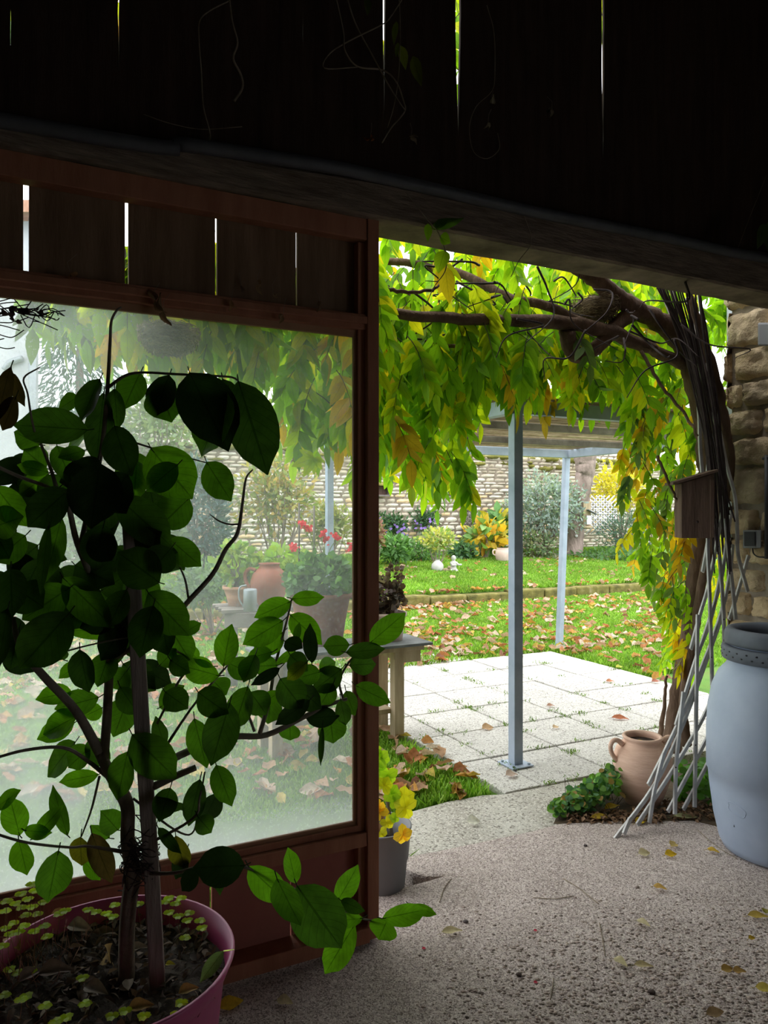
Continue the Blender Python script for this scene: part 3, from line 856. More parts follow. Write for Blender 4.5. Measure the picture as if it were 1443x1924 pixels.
front = [[(1262, 540), (1290, 620), (1315, 690), (1328, 780), (1333, 892), (1343, 965), (1350, 1027), (1356, 1100), (1360, 1164), (1361, 1235)],
         [(1330, 1004), (1330, 1037), (1333, 1110), (1335, 1172), (1337, 1235), (1338, 1290)], [(1311, 1155), (1309, 1276), (1307, 1400), (1305, 1517)], [(1284, 1300), (1276, 1380), (1270, 1442), (1268, 1530)],
         [(1247, 1417), (1230, 1484), (1220, 1546)], [(1184, 1538), (1172, 1567)], [(1248, 560), (1280, 640), (1308, 720), (1330, 800), (1345, 857), (1358, 940), (1368, 1027), (1377, 1110), (1382, 1164)],
         [(1290, 560), (1320, 660), (1335, 740), (1350, 800), (1366, 877), (1381, 934), (1385, 996), (1387, 1044), (1405, 1112)],
         [(1312, 545), (1322, 620), (1330, 700), (1344, 800), (1352, 880)], [(1235, 535), (1268, 600), (1296, 670), (1312, 760), (1316, 850), (1324, 930)]]
for nm, lst, lay in (('rear_slats', back, .02), ('front_slats', front, 0.0)):
    m = MB()
    for sl in lst:
        m.tube(smoothpath([PT(x, y, lay) for x, y in sl], 4), .01, sq=(.0215, .010), ref=tuple(-no))
    m.build(nm, M_lattice, trel, False, .0015)
for sl in front[:5]:
    for x, y in sl[2:-1:2]:
        m = MB(); m.blob(PT(x, y, -.008), (.004, .004, .004), 6, 4); m.build('rivet', M_twig, trel)

# nest box hanging on the vine
c = P(1303, 955, 3.92)
nb_ = thing('nest_box', c - [0, 0, .17], 'dark brown wooden nest box with sloping lid hanging on the vine trunk', 'nest box')
Rz = np.array(Matrix.Rotation(math.radians(-6), 3, 'Z'))
m = MB()
w, h, dp = .135, .31, .13
v8 = [np.array(c) + Rz @ np.array([x, y, z + (0.025 * (1 if x > 0 else -1) if z > 0 else 0)]) for x in (-w / 2 - .012, w / 2 + .012) for y in (-dp / 2, dp / 2) for z in (-h / 2, h / 2)]
m.hexa(v8); m.build('box_body', M_nestbox, nb_, False, .003)
m = MB()
v8 = [np.array(c) + Rz @ np.array([x, y, h / 2 + (x / .1 * .030) + zz]) for x in (-.13, .095) for y in (-dp / 2 - .03, dp / 2) for zz in (.003, .018)]
m.hexa(v8); m.build('lid', M_nestbox, nb_, False, .002)
m = MB(); m.box(np.array(c) + Rz @ np.array([.072, -dp / 2 - .004, 0]), (.02, .008, .30), Rz); m.build('corner_batten', M_nestbox, nb_, False, .002)
m = MB(); m.blob(np.array(c) + Rz @ np.array([.0, -dp / 2 - .001, -.07]), (.007, .003, .007), 8, 5); m.build('wood_knot', M_twig, nb_)

# ================================================================== barrel
BC = np.array([1.73, 3.27, 0.0])
bar = thing('plastic_barrel', BC, 'tall blue-grey plastic barrel with a dark notched collar standing against the stone jamb', 'barrel')
m = MB()
m.lathe([(.20, 0), (.225, .008), (.240, .04), (.262, .14), (.280, .28), (.285, .34), (.291, .345), (.2915, .52), (.285, .62), (.268, .71), (.242, .77), (.212, .805), (.199, .82), (.199, .92), (.19, .92), (.19, .86)], BC, 72)
m.build('body', M_barrel, bar)
m = MB()
m.lathe([(.199, .832), (.222, .835), (.228, .842), (.228, .888), (.222, .893), (.199, .895)], BC, 72, capb=False); col_ = m.build('collar', M_ring, bar)
m = MB()
for i in range(30):
    a = i * 2 * math.pi / 30
    for k, zz in ((0, .856), (.5, .876)):
        aa = a + k * 2 * math.pi / 30
        cc = BC + [.2265 * math.cos(aa), .2265 * math.sin(aa), zz]
        m.blob(cc, (.009 if abs(math.sin(aa)) > .6 else .004, .009 if abs(math.sin(aa)) <= .6 else .004, .0045), 8, 4)
m.build('collar_slots', M_black, col_)
m = MB()
m.lathe([(.199, .90), (.215, .902), (.219, .915), (.216, .95), (.206, .968), (.188, .972), (.168, .962), (.160, .94), (.160, .90)], BC, 72, capb=False); m.build('rim', M_ring, bar)
m = MB(); m.lathe([(.20, .90), (.001, .905)], BC, 40, capb=False); m.build('soil', M_potsoil, bar)
m = MB()
def onbar(px, py):
    lo, hi = 2.6, 3.3
    Y = lo
    prof = [(0, .225), (.04, .24), (.14, .262), (.28, .28), (.345, .291), (.52, .2915), (.62, .285)]
    while Y < hi:
        p = P(px, py, Y)
        r = np.interp(p[2], [a for a, _ in prof], [b_ for _, b_ in prof])
        if math.hypot(p[0] - BC[0], p[1] - BC[1]) < r + .0005: return p
        Y += .001
    return p
ov = [(1370, 1511), (1367, 1508), (1373, 1507), (1385, 1513), (1396, 1521), (1401, 1527), (1400, 1534), (1396, 1537), (1386, 1533), (1375, 1526), (1369, 1518), (1370, 1511)]
m.tube(smoothpath([onbar(x, y) for x, y in ov], 4), .0016, 5); m.build('oval_mark', M_barrel, bar)
m = MB(); p0 = onbar(1379, 1552); m.tube([p0 + [0, 0, .006], p0 + [.001, 0, -.003]], [.0008, .0035], 5); m.build('triangle_mark', M_ring, bar)
for i in range(40):
    pass
m = MB()
for i in range(60):
    a, r = rng.uniform(0, 6.28), .155 * math.sqrt(rng.random())
    m.leaf(BC + [r * math.cos(a), r * math.sin(a), .908 + rng.uniform(0, .012)], rng.normal(0, 1, 3) * [1, 1, .2], (0, 0, 1), rng.uniform(.02, .04), .012, np.array([.22, .17, .11]) * rng.uniform(.5, 1.4), 'ovate', .3, .2)
tag(m.build('leaf_litter', M_deadleaf), 'dry leaf scraps lying on the soil in the blue-grey barrel', 'leaf litter', kind='stuff')

# ================================================================== terracotta jug by the trellis
JC = P(1207, 1500, 3.81); JC[2] = -.012
jug = thing('terracotta_jug', JC, 'pale terracotta two-handled jug planted with soil behind the white lattice trellis', 'jug')
m = MB()
m.lathe([(.070, 0), (.085, .01), (.112, .07), (.136, .14), (.146, .20), (.143, .245), (.128, .285), (.104, .312), (.092, .322), (.089, .330), (.096, .336), (.100, .344), (.096, .351), (.083, .350), (.078, .335), (.085, .31), (.10, .28)], JC, 56)
m.build('body', M_jug, jug)
for sg in (-1, 1):
    m = MB()
    ax = np.array([sg * .985, sg * .17, 0])
    p = [JC + ax * r + [0, 0, z] for r, z in ((.110, .312), (.135, .332), (.160, .332), (.174, .308), (.170, .275), (.156, .25), (.140, .235))]
    m.tube(smoothpath(p, 5), [.014, .0125, .0115, .011, .011, .012, .014], 10); m.build('handle', M_jug, jug)
m = MB(); m.lathe([(.088, .318), (.001, .322)], JC, 30, capb=False); m.build('soil', M_potsoil, jug)
m = MB(); m.leaf(JC + [-.05, -.03, .330], (1, .1, .1), (0, -.2, 1), .055, .022, np.array([.6, .5, .03]), 'ovate', .2, .1)
tag(m.build('fallen_leaf', M_deadleaf), 'yellow leaf lying in the mouth of the pale terracotta jug', 'leaf')

# ================================================================== ivy mound and litter
iv = thing('ground_ivy', G(1105, 1530), 'low mound of green ivy growing between the paving and the terracotta jug', 'ivy')
m = MB()
for i in range(760):
    a, b_ = rng.random(), rng.random()
    px = 1040 + 125 * a; 
    base_y = 1540 - 12 * a
    p = G(px, base_y - 55 * b_ * (.4 + .6 * a), 0)
    hgt = .21 * (.25 + .75 * a) * math.sin(math.pi * min(1, .25 + .65 * b_))
    p = p + [0, 0, hgt * rng.uniform(.35, 1.05)]
    g = rng.random()
    c_ = np.array([.09, .21, .085]) if g < .5 else np.array([.17, .36, .06]) if g < .93 else np.array([.34, .22, .06])
    m.leaf(p, rng.normal(0, 1, 3) * [1, 1, .4] + [-.2, -.5, -.3], np.array([0, -.7, .8]) + rng.normal(0, .35, 3), rng.uniform(.024, .042), rng.uniform(.024, .038), c_ * rng.uniform(.7, 1.25), 'round', .2, .2, 4, 2)
for i in range(24):
    p = G(rng.uniform(1045, 1160), rng.uniform(1500, 1538), 0)
    m.tube([p, p + [rng.normal(0, .03), rng.normal(0, .03), rng.uniform(.03, .12)]], .0015, 4, col=(.06, .05, .03))
m.build('foliage', M_leaf, iv)
iv2 = thing('ground_ivy', G(1310, 1450), 'small green ivy patch growing behind the foot of the white lattice trellis', 'ivy')
m = MB()
for i in range(130):
    p = G(rng.uniform(1275, 1345), rng.uniform(1470, 1515), 0) + [0, 0, rng.uniform(0, .13)]
    m.leaf(p, rng.normal(0, 1, 3) * [1, 1, .4], np.array([0, -.7, .8]) + rng.normal(0, .35, 3), .045, .04, np.array([.09, .24, .03]) * rng.uniform(.6, 1.3), 'round', .2, .2, 4, 2)
m.build('foliage', M_leaf, iv2)
m = MB()
for i in range(520):
    px = rng.uniform(1065, 1350); py = rng.uniform(1508, 1545) if px > 1240 else rng.uniform(1528, 1547)
    p = G(px, py, 0) + [0, 0, rng.uniform(.002, .03)]
    m.leaf(p, rng.normal(0, 1, 3) * [1, 1, .25], np.array([0, 0, 1]) + rng.normal(0, .4, 3), rng.uniform(.02, .05), rng.uniform(.012, .022), np.array([.20, .12, .07]) * rng.uniform(.5, 1.8), 'ovate', .4, .4, 3, 2)
tag(m.build('leaf_litter', M_deadleaf), 'brown leaf litter heaped along the concrete edge around the trellis feet', 'leaf litter', kind='stuff')
b = MB(); b.prism([G(1040, 1546, 0), G(1150, 1541, 0), G(1300, 1540, 0), G(1356, 1552, 0), SO(3.6, .6), SO(3.6, .9), SO(3.05, .9), G(1060, 1500, 0)], -.2, -.004)
structure('ground_soil_strip', b, M_soil)

# ================================================================== fallen leaves, one by one
def fallen(p, ang, L, W, col, label, group=None, curl=.35, mat=None, lift=.004):
    m = MB()
    d = np.array([math.cos(ang), math.sin(ang), 0])
    base = -d * L / 2
    L *= 1.25; W *= 1.5; base = -d * L / 2
    m.leaf(base + [0, 0, .010], d + [0, 0, .15], (0, -.45, 1), L, W, np.array(col), 'ovate', curl, .22, 6, 4, .05, rng.uniform(-.4, .4))
    m.tube([base + [0, 0, .006], base - d * L * .22 + [0, 0, .002]], [.0012, .0007], 4, col=np.array(col) * .6)
    o = m.build('fallen_leaf', mat or M_deadleaf)
    o.location = np.asarray(p) + [0, 0, lift]
    return tag(o, label, 'leaf', group)
Yl, Pl, Bl = (.62, .42, .03), (.62, .55, .33), (.35, .2, .08)
FL = [(435, 1895, .5, .062, .032, Yl, 'large yellow leaf lying on the concrete beside the magenta pot'),
      (535, 1890, -.4, .042, .024, Pl, 'cream curled leaf on the concrete in front of the door foot'),
      (850, 1757, .15, .062, .022, Pl, 'pale cream leaf on the concrete past the citrus branch tip'),
      (1211, 1609, .1, .045, .028, Pl, 'pale leaf on the concrete just below the trellis foot'),
      (1261, 1611, .1, .045, .026, (.65, .43, .02), 'flat bright yellow leaf on the concrete between trellis and barrel'),
      (1266, 1592, .9, .05, .028, (.55, .42, .15), 'upright olive yellow leaf with a white tip near the trellis'),
      (1340, 1604, -.7, .042, .02, (.55, .36, .05), 'small yellow leaf beside the foot of the blue-grey barrel'),
      (1240, 1674, -.6, .042, .02, (.5, .32, .08), 'tan leaf alone in the middle of the bright concrete'),
      (1209, 1741, -.9, .042, .02, Pl, 'cream leaf at the edge of the pebbly concrete patch'),
      (1166, 1815, -1.0, .042, .022, Pl, 'cream leaf standing on edge on the pebbly concrete'),
      (1210, 1822, -.2, .05, .018, (.55, .46, .25), 'narrow buff leaf next to a cream leaf on the pebbly concrete'),
      (1367, 1829, .2, .036, .02, (.5, .33, .1), 'tan leaf of a close pair on the rough concrete'),
      (1390, 1833, -.2, .034, .02, (.42, .26, .08), 'brown leaf of a close pair on the rough concrete'),
      (1425, 1728, -.15, .06, .022, (.6, .44, .1), 'pale yellow leaf on the concrete at the right photo edge'),
      (1438, 1718, 1.2, .035, .02, (.28, .26, .04), 'green yellow leaf upright at the right photo edge'),
      (1440, 1868, -.5, .05, .025, (.6, .48, .1), 'yellow leaf half cut off by the lower right photo edge'),
      (1413, 1770, .1, .022, .012, (.55, .38, .04), 'tiny yellow leaf scrap on the rough concrete'),
      (1345, 1912, .2, .05, .022, (.4, .28, .16), 'dry buff leaf at the bottom edge of the photo'),
      (1152, 1521, .5, .09, .03, (.62, .40, .02), 'golden long leaf leaning on the ivy beside the terracotta jug'),
      (1130, 1541, .1, .09, .026, (.58, .40, .04), 'long yellow leaf on the concrete edge below the ivy'),
      (1205, 1548, .4, .06, .026, (.60, .42, .03), 'yellow leaf caught under the lattice slats'),
      (1290, 1540, -.1, .10, .022, (.45, .46, .22), 'long pale green leaf on the concrete edge under the trellis'),
      (890, 1548, .1, .05, .04, (.72, .72, .62), 'whitish flat leaf on the apron outside the threshold'),
      (722, 1666, .3, .035, .02, (.4, .3, .2), 'dry brown leaf in the broken corner beside the grey planter'),
      (917, 1371, .4, .075, .045, (.55, .36, .2), 'tan leaf on the pale paving left of the steel post'),
      (1166, 1353, -.3, .095, .04, (.45, .16, .08), 'red brown leaf on the paving above the terracotta jug'),
      (1035, 1329, 0, .05, .03, (.42, .25, .18), 'small brown leaf on the paving in the middle of the patio'),
      (962, 1460, .2, .06, .045, (.52, .40, .33), 'pinkish brown leaf at the front paving edge near the base plate'),
      (803, 1396, -.5, .07, .05, (.45, .22, .07), 'orange brown leaf where the grass wedge meets the paving'),
      (1147, 1283, 0, .06, .035, (.50, .22, .12), 'rusty leaf on the paving near the drooping wisteria'),
      (1233, 1283, .2, .07, .035, (.35, .13, .08), 'dark red leaf on the paving under the drooping wisteria'),
      (1165, 1256, .3, .07, .04, (.55, .55, .08), 'yellow green leaf near the far corner of the paving'),
      (1045, 1370, .5, .045, .03, (.58, .42, .25), 'buff leaf on the paving right of the steel post')]
for px, py, a, L, W, c_, lab in FL:
    g_ = G(px, py, 0)
    fallen(g_, a, L, W, c_, lab)
# leaves lying on the reed roof
RL = [(.48, .17, .05), (.55, .24, .06), (.42, .12, .05)]
for i, (px, py) in enumerate([(858, 762), (905, 815), (985, 803), (1068, 828), (1092, 830), (1090, 843), (1118, 829), (1136, 823), (1002, 838), (1030, 838), (1140, 810), (984, 830)]):
    Y = (PH + .02 - CAMH) * F / (HY - py)
    fallen(P(px, py, Y), rng.uniform(0, 6), .11, .075, RL[i % 3], 'orange brown leaf lying on the reed matting of the pergola roof', 'leaves on the pergola roof', mat=M_deadleaf, lift=.01)

# lawn leaves: 300 nearest in sight as single leaves, the rest as a scatter
protos = []
LC = [(.50, .30, .17), (.58, .40, .28), (.42, .17, .07), (.62, .50, .38), (.5, .26, .06), (.30, .13, .08), (.55, .42, .08)]
for k in range(14):
    m = MB()
    L = rng.uniform(.085, .14)
    m.leaf(np.array([-L / 2, 0, .012]), (1, 0, .1), np.array([rng.normal(0, .25), rng.normal(0, .25), 1]), L, L * rng.uniform(.5, .8), np.array(LC[k % 7]) * rng.uniform(.8, 1.15), 'ovate', rng.uniform(.2, .7), rng.uniform(-.3, .4), 4, 4, .10, rng.uniform(-.8, .8))
    protos.append(m)
def onpatio(p):
    s, o = toso(p)
    return (2.33 < s < 5.08 and .86 < o < 3.87) or o < .95
spots = []
tries = 0
while len(spots) < 2500 and tries < 60000:
    tries += 1
    px, py = rng.uniform(0, 1290), 1050 + 470 * rng.random() ** 2.2
    if px < 700 and rng.random() < .5: continue
    p = G(px, py)
    s, o = toso(p)
    if onpatio(p) or o > 11.2: continue
    dens = 1.0 if 3.6 < o < 7.6 else .22 if o > 7.6 else .35
    if rng.random() > dens: continue
    spots.append((p, px, py))
for i in range(260):
    s = rng.uniform(0.5, 6.5); p = SO(s, 7.35 + rng.normal(0, .12)); p[2] = -.01
    spots.append((p, 0, 1130))
spots.sort(key=lambda q: q[0][1] + (6 if q[1] < 700 else 0))
meshes = []
for k, m in enumerate(protos):
    o = m.build('fallen_leaf', M_deadleaf)
    meshes.append(o.data)
    if k: bpy.data.objects.remove(o)
    else: first = o
for i, (p, px, py) in enumerate(spots[:300]):
    o = first if i == 0 else bpy.data.objects.new('fallen_leaf', meshes[rng.integers(14)])
    if i: COL.objects.link(o)
    o.location = p + [0, 0, .03]
    o.rotation_euler = (rng.normal(0, .3), rng.normal(0, .3), rng.uniform(0, 6.28))
    tag(o, 'dry brown autumn leaf fallen on the green lawn grass', 'leaf', 'fallen leaves on the lawn')
m = MB()
for (p, px, py) in spots[300:]:
    src = protos[rng.integers(14)]
    v = np.concatenate(src.v); a = rng.uniform(0, 6.28)
    R = np.array(Matrix.Rotation(a, 3, 'Z') @ Matrix.Rotation(rng.normal(0, .35), 3, 'X'))
    m.add(v @ R.T + p + [0, 0, .03], np.concatenate(src.q), col=np.concatenate(src.c)[:, :3])
tag(m.build('fallen_leaves', M_deadleaf), 'brown and cream autumn leaves scattered over the far lawn and along the kerb', 'leaves', kind='stuff')

# ================================================================== grass
def grass(name, n, region, hmin, hmax, label, cols):
    pts = []
    while len(pts) < n:
        s = rng.uniform(region[0], region[1], n); o = rng.uniform(region[2], region[3], n)
        q = o + O0
        x = s * DX - q * DY; y = s * DY + q * DX
        u = x / y
        ok = (u > -.54) & (u < .47) & (y > 1.5)
        ok &= ~((s > 2.28) & (s < 5.08) & (o < 3.86) & (o > .85))
        ok &= ~((s > 1.55) & (s < 3.3) & (o < .93))
        for a, b_ in zip(x[ok], y[ok]): pts.append((a, b_))
    pts = np.array(pts[:n])
    z = np.array([zg(a, b_) for a, b_ in pts])
    h = rng.uniform(hmin, hmax, n); w = rng.uniform(.003, .006, n) * (1 + pts[:, 1] / 8)
    ang = rng.uniform(0, 2 * math.pi, n)
    lean = rng.normal(0, .5, (n, 2)) * h[:, None]
    ca, sa = np.cos(ang) * w, np.sin(ang) * w
    b0 = np.stack([pts[:, 0] - ca, pts[:, 1] - sa, z - .01], 1)
    b1 = np.stack([pts[:, 0] + ca, pts[:, 1] + sa, z - .01], 1)
    t1 = np.stack([pts[:, 0] + lean[:, 0] + ca * .3, pts[:, 1] + lean[:, 1] + sa * .3, z + h], 1)
    t0 = np.stack([pts[:, 0] + lean[:, 0] - ca * .3, pts[:, 1] + lean[:, 1] - sa * .3, z + h], 1)
    V = np.stack([b0, b1, t1, t0], 1).reshape(-1, 3)
    c_ = np.array(cols)[rng.integers(len(cols), size=n)] * rng.uniform(.75, 1.2, (n, 1))
    m = MB()
    m.add(V, np.arange(4 * n).reshape(-1, 4), col=np.repeat(c_, 4, 0))
    tag(m.build(name, M_grass), label, 'grass', kind='stuff')
GC = [(.18, .35, .04), (.24, .42, .06), (.30, .45, .09), (.14, .28, .03)]
grass('grass', 45000, (-3.2, 2.6, .45, 2.6), .02, .055, 'short green grass between the barn wall and the paving', GC)
grass('grass', 170000, (-3.5, 12, 2.6, 7.5), .025, .06, 'green lawn grass between the patio and the mossy kerb', GC)
grass('grass', 190000, (-5.0, 14, 7.7, 11.9), .03, .08, 'green grass of the raised lawn behind the mossy kerb', GC)

# ================================================================== bench, tables and pots outside the door
bn = thing('garden_bench', SO(1.95, 2.1, 0), 'wooden garden bench with a dark slate top standing at the patio edge', 'bench')
BZ = .625
m = MB(); m.sbox(1.32, 2.47, 1.86, 2.24, BZ - .018, BZ); m.build('slate_top', M_slate, bn, False, .003)
m = MB(); m.sbox(1.34, 2.42, 1.89, 2.20, BZ - .05, BZ - .018); m.build('board_top', M_bench, bn, False, .003)
m = MB(); m.sbox(2.22, 2.40, 1.90, 1.955, BZ - .125, BZ - .05); m.build('cross_rail', M_bench, bn, False, .004)
m = MB(); m.sbox(2.2, 2.27, 1.9, 2.2, BZ - .10, BZ - .05); m.build('end_rail', M_bench, bn, False, .004)
for s in (1.42, 2.24):
    for o in (1.93, 2.16):
        m = MB(); m.sbox(s - .035, s + .035, o - .035, o + .035, -.02, BZ - .05); m.build('leg', M_bench, bn, False, .004)
m = MB(); m.sbox(1.4, 2.22, 1.95, 2.14, .17, .2); m.build('lower_shelf', M_bench, bn, False, .003)

def pot_lathe(c, r0, r1, h, lip=.012, mat=M_terra, root=None, name='pot'):
    m = MB()
    m.lathe([(r0, 0), (r0 + (r1 - r0) * .5, h * .5), (r1, h - lip * 2.4), (r1 + lip, h - lip * 2.2), (r1 + lip, h), (r1 - .008, h), (r1 - .014, h - .05)], c, 40)
    o = m.build(name, mat, root)
    m = MB(); m.lathe([(r1 - .010, h - .03), (.001, h - .025)], c, 24, capb=False); m.build('soil', M_potsoil, root)
    return o
def bushy(root, c, rad, n, ls, cols, prof='ovate', wf=.5, name='foliage', up_=.3, fill=.55, mat=None, ns=3, stems=0, sbase=None):
    m = MB()
    c = np.asarray(c, float); rad = np.asarray(rad, float)
    for i in range(n):
        v = rng.normal(0, 1, 3); v /= np.linalg.norm(v)
        r = fill + (1 - fill) * rng.random()
        p = c + v * rad * r * (1 + .12 * math.sin(5 * v[0] + 4 * v[2]))
        l = ls * rng.uniform(.7, 1.25)
        d = v + rng.normal(0, .6, 3) + [0, 0, up_]
        m.leaf(p, d, v + rng.normal(0, .6, 3) + [0, -.2, .4], l, l * wf, np.array(cols[rng.integers(len(cols))]) * rng.uniform(.75, 1.2), prof, .2, .2, ns, 2)
    o = m.build(name, mat or M_leaf, root)
    if stems:
        m = MB()
        sb = np.asarray(sbase if sbase is not None else c - [0, 0, rad[2]])
        for i in range(stems):
            v = rng.normal(0, 1, 3); v[2] = abs(v[2])
            v /= np.linalg.norm(v)
            e = c + v * rad * .7
            m.tube(smoothpath([sb + rng.normal(0, .02, 3) * [1, 1, 0], (sb + e) / 2 + rng.normal(0, .04, 3) * rad * 2, e], 4), [.008 * max(1, rad[2] / .3), .003], 5)
        m.build('stems', M_gbark, root)
    return o
GR = [(.10, .22, .07), (.14, .28, .09), (.08, .17, .06)]
# geranium in the big pot on the bench
c = SO(1.80, 2.16, BZ)
ger = thing('potted_geranium', c, 'red-flowered geranium in a big dark terracotta pot standing on the slate bench', 'potted plant')
pot_lathe(c, .14, .19, .33, .015, M_brownjug, ger)
bushy(ger, c + [0, 0, .42], (.215, .2, .15), 620, .055, GR, 'round', .95)
for px, py in ((565, 985), (576, 992), (605, 1003), (608, 1013), (548, 1028), (630, 1010), (655, 1030)):
    p = P(px + 4, py, 4.9)
    m = MB(); m.tube(smoothpath([c + [rng.normal(0, .08), rng.normal(0, .05), .48], (p + c) / 2 + [0, 0, .25], p], 4), .0025, 5, col=(.2, .3, .1)); st = m.build('flower_stalk', M_leaf, ger)
    m = MB()
    for i in range(22):
        m.leaf(p + rng.normal(0, .012, 3), rng.normal(0, 1, 3), (0, -1, .3), .022, .02, np.array([.75, .06, .08]) * rng.uniform(.8, 1.2), 'round', .2, .1, 3, 2)
    m.build('flower', M_petal, st)
# heuchera in the pale pot at the bench end
c = SO(2.24, 2.08, BZ)
heu = thing('potted_heuchera', c, 'dark purple-leaved plant in a pale clay pot at the right end of the bench', 'potted plant')
pot_lathe(c, .105, .125, .185, .010, M_palepot, heu)
bushy(heu, c + [-.01, 0, .29], (.13, .12, .11), 330, .045, [(.09, .055, .05), (.13, .085, .075), (.06, .04, .035), (.16, .13, .12)], 'round', .9, up_=.1)
bushy(heu, c + [.045, 0, .40], (.06, .06, .10), 90, .035, [(.09, .055, .05), (.13, .085, .075)], 'round', .9, up_=.1)
# weathered table behind, with jug, can and pot
TZ = .66
T = lambda px, Y, z: PZ(px, Y, z)
tb = thing('weathered_table', T(480, 6.3, 0), 'low grey weathered wooden table holding pots on the lawn behind the window', 'table')
m = MB()
a0, a1 = T(414, 6.35, TZ), T(545, 6.55, TZ)
for k in range(4):
    off = np.array([-.05, .11, 0]) * (k - 1.5)
    q = [a0 + off + [-.02, -.05, -.03], a0 + off + [-.02, -.05, 0], a0 + off + [-.02 - .02, .05, -.03], a0 + off + [-.04, .05, 0],
         a1 + off + [.02, -.05, -.03], a1 + off + [.02, -.05, 0], a1 + off + [0, .05, -.03], a1 + off + [0, .05, 0]]
    m.hexa(q)
m.build('tabletop', M_greywood, tb, False, .004)
m = MB(); m.box(T(470, 6.2, TZ - .09), (.42, .05, .12)); m.build('apron', M_greywood, tb, False, .004)
for px, Y in ((440, 6.22), (535, 6.42), (430, 6.6), (520, 6.75)):
    m = MB(); m.tube([T(px, Y, -.02), T(px, Y, TZ - .03)], .03, 8); m.build('leg', M_greywood, tb)
c = T(506, 6.35, TZ)
bj = thing('brown_jug', c, 'big round reddish brown clay jug with one handle on the weathered table', 'jug')
m = MB(); m.lathe([(.07, 0), (.09, .02), (.13, .09), (.158, .17), (.160, .22), (.140, .28), (.105, .32), (.085, .335), (.085, .36), (.095, .372), (.080, .372), (.075, .33)], c, 48); m.build('body', M_brownjug, bj)
m = MB(); m.tube(smoothpath([c + [x, -.03, z] for x, z in ((-.11, .315), (-.165, .325), (-.20, .28), (-.19, .21), (-.155, .16))], 5), .016, 10); m.build('handle', M_brownjug, bj)
m = MB(); m.lathe([(.02, 0), (.018, .05)], c + [.16, -.05, .26], 12); m.build('spout', M_brownjug, bj)
c = T(470, 6.1, TZ)
wc = thing('watering_can', c, 'pale grey metal can with a curved handle beside the brown jug', 'watering can')
m = MB(); m.lathe([(.055, 0), (.055, .17), (.05, .18), (.045, .17)], c, 28); m.build('body', M_zinc, wc)
m = MB(); m.tube(smoothpath([c + [x, 0, z] for x, z in ((-.05, .03), (-.09, .10), (-.085, .19), (-.03, .21))], 5), .007, 8); m.build('handle', M_zinc, wc)
c = T(448, 6.45, TZ)
gp = thing('potted_seedlings', c, 'leafy yellow-green plant in a terracotta pot at the left of the weathered table', 'potted plant')
pot_lathe(c, .085, .125, .17, .012, M_terra, gp)
bushy(gp, c + [0, 0, .36], (.19, .17, .18), 220, .075, [(.24, .36, .06), (.17, .30, .06), (.32, .40, .07)], 'round', .8, stems=10, sbase=c + [0, 0, .15])
c = T(540, 6.7, .0)
vp = thing('yellow_green_plant', c, 'yellow-green leafy plant standing behind the brown jug', 'plant')
bushy(vp, c + [0, 0, .98], (.28, .2, .16), 230, .08, [(.30, .42, .06), (.22, .36, .05)], 'round', .8, stems=10, sbase=c)
# grey planter by the door
c = G(712, 1655, -.14)
c = P(713, 1676, 2.98); c[2] = -.135
gpl = thing('potted_pelargonium', c, 'yellowing pelargonium in a tall grey plastic planter just outside the door', 'potted plant')
m = MB(); m.lathe([(.082, 0), (.088, .01), (.112, .24), (.116, .245), (.126, .36), (.129, .365), (.129, .372), (.120, .372), (.114, .28)], c, 48); m.build('planter', M_grey, gpl)
m = MB(); m.lathe([(.115, .28), (.001, .285)], c, 24, capb=False); m.build('soil', M_potsoil, gpl)
m = MB(); m.lathe([(.07, 0), (.125, .0), (.132, .028), (.126, .03), (.12, .008)], c + [0.0, 0.0, -.004], 40); m.build('saucer', M_palepot, gpl)
for pts in ([(705, 1590), (706, 1540), (702, 1480), (704, 1430)], [(735, 1570), (730, 1520), (722, 1480), (715, 1440)], [(703, 1560), (700, 1520), (712, 1490)]):
    m = MB(); m.tube(smoothpath([P(x, y, 2.95) for x, y in pts], 4), [.010, .007, .004], 7)
    m.build('stem', M_greywood, gpl)
m = MB()
for px, py, r, col in [(715, 1424, 26, 'g'), (712, 1446, 26, 'g'), (728, 1458, 30, 'g'), (700, 1470, 22, 'g'), (722, 1476, 24, 'y'), (735, 1490, 26, 'g'), (758, 1500, 32, 'y'), (762, 1517, 32, 'y'), (742, 1505, 22, 'g'), (728, 1545, 20, 'y'), (742, 1536, 16, 'g'), (757, 1568, 26, 'o'), (704, 1586, 24, 'y'), (715, 1563, 20, 'y'), (700, 1510, 24, 'o'), (712, 1525, 26, 'o'), (695, 1540, 22, 'y'), (705, 1410, 18, 'g'), (690, 1440, 20, 'g'), (690, 1500, 24, 'y')]:
    p = P(px, py, 2.9 + rng.uniform(-.08, .08)); r_ = r / F * 2.95
    a = rng.uniform(0, 6.28)
    c_ = {'g': (.28, .46, .03), 'y': (.5, .52, .03), 'o': (.60, .42, .05)}[col]
    for k in range(5):
        aa = a + k * 1.1 - 2.2
        m.leaf(p, (math.cos(aa), rng.normal(0, .25), math.sin(aa)), (rng.normal(0, .3), -1, .5), r_ * .75, r_ * .62, np.array(c_) * rng.uniform(.85, 1.1), 'round', .15, .15, 4, 2)
m.build('foliage', M_wist, gpl)
m = MB()
for px, py in ((700, 1620), (722, 1470), (715, 1535), (708, 1555)):
    p = P(px, py, 2.92)
    m.leaf(p + [0, 0, .03], (.1, 0, -1), (0, -1, 0), .06, .03, np.array([.28, .17, .10]), 'ovate', .8, .2, 5, 4, .12)
m.build('withered_leaves', M_deadleaf, gpl)

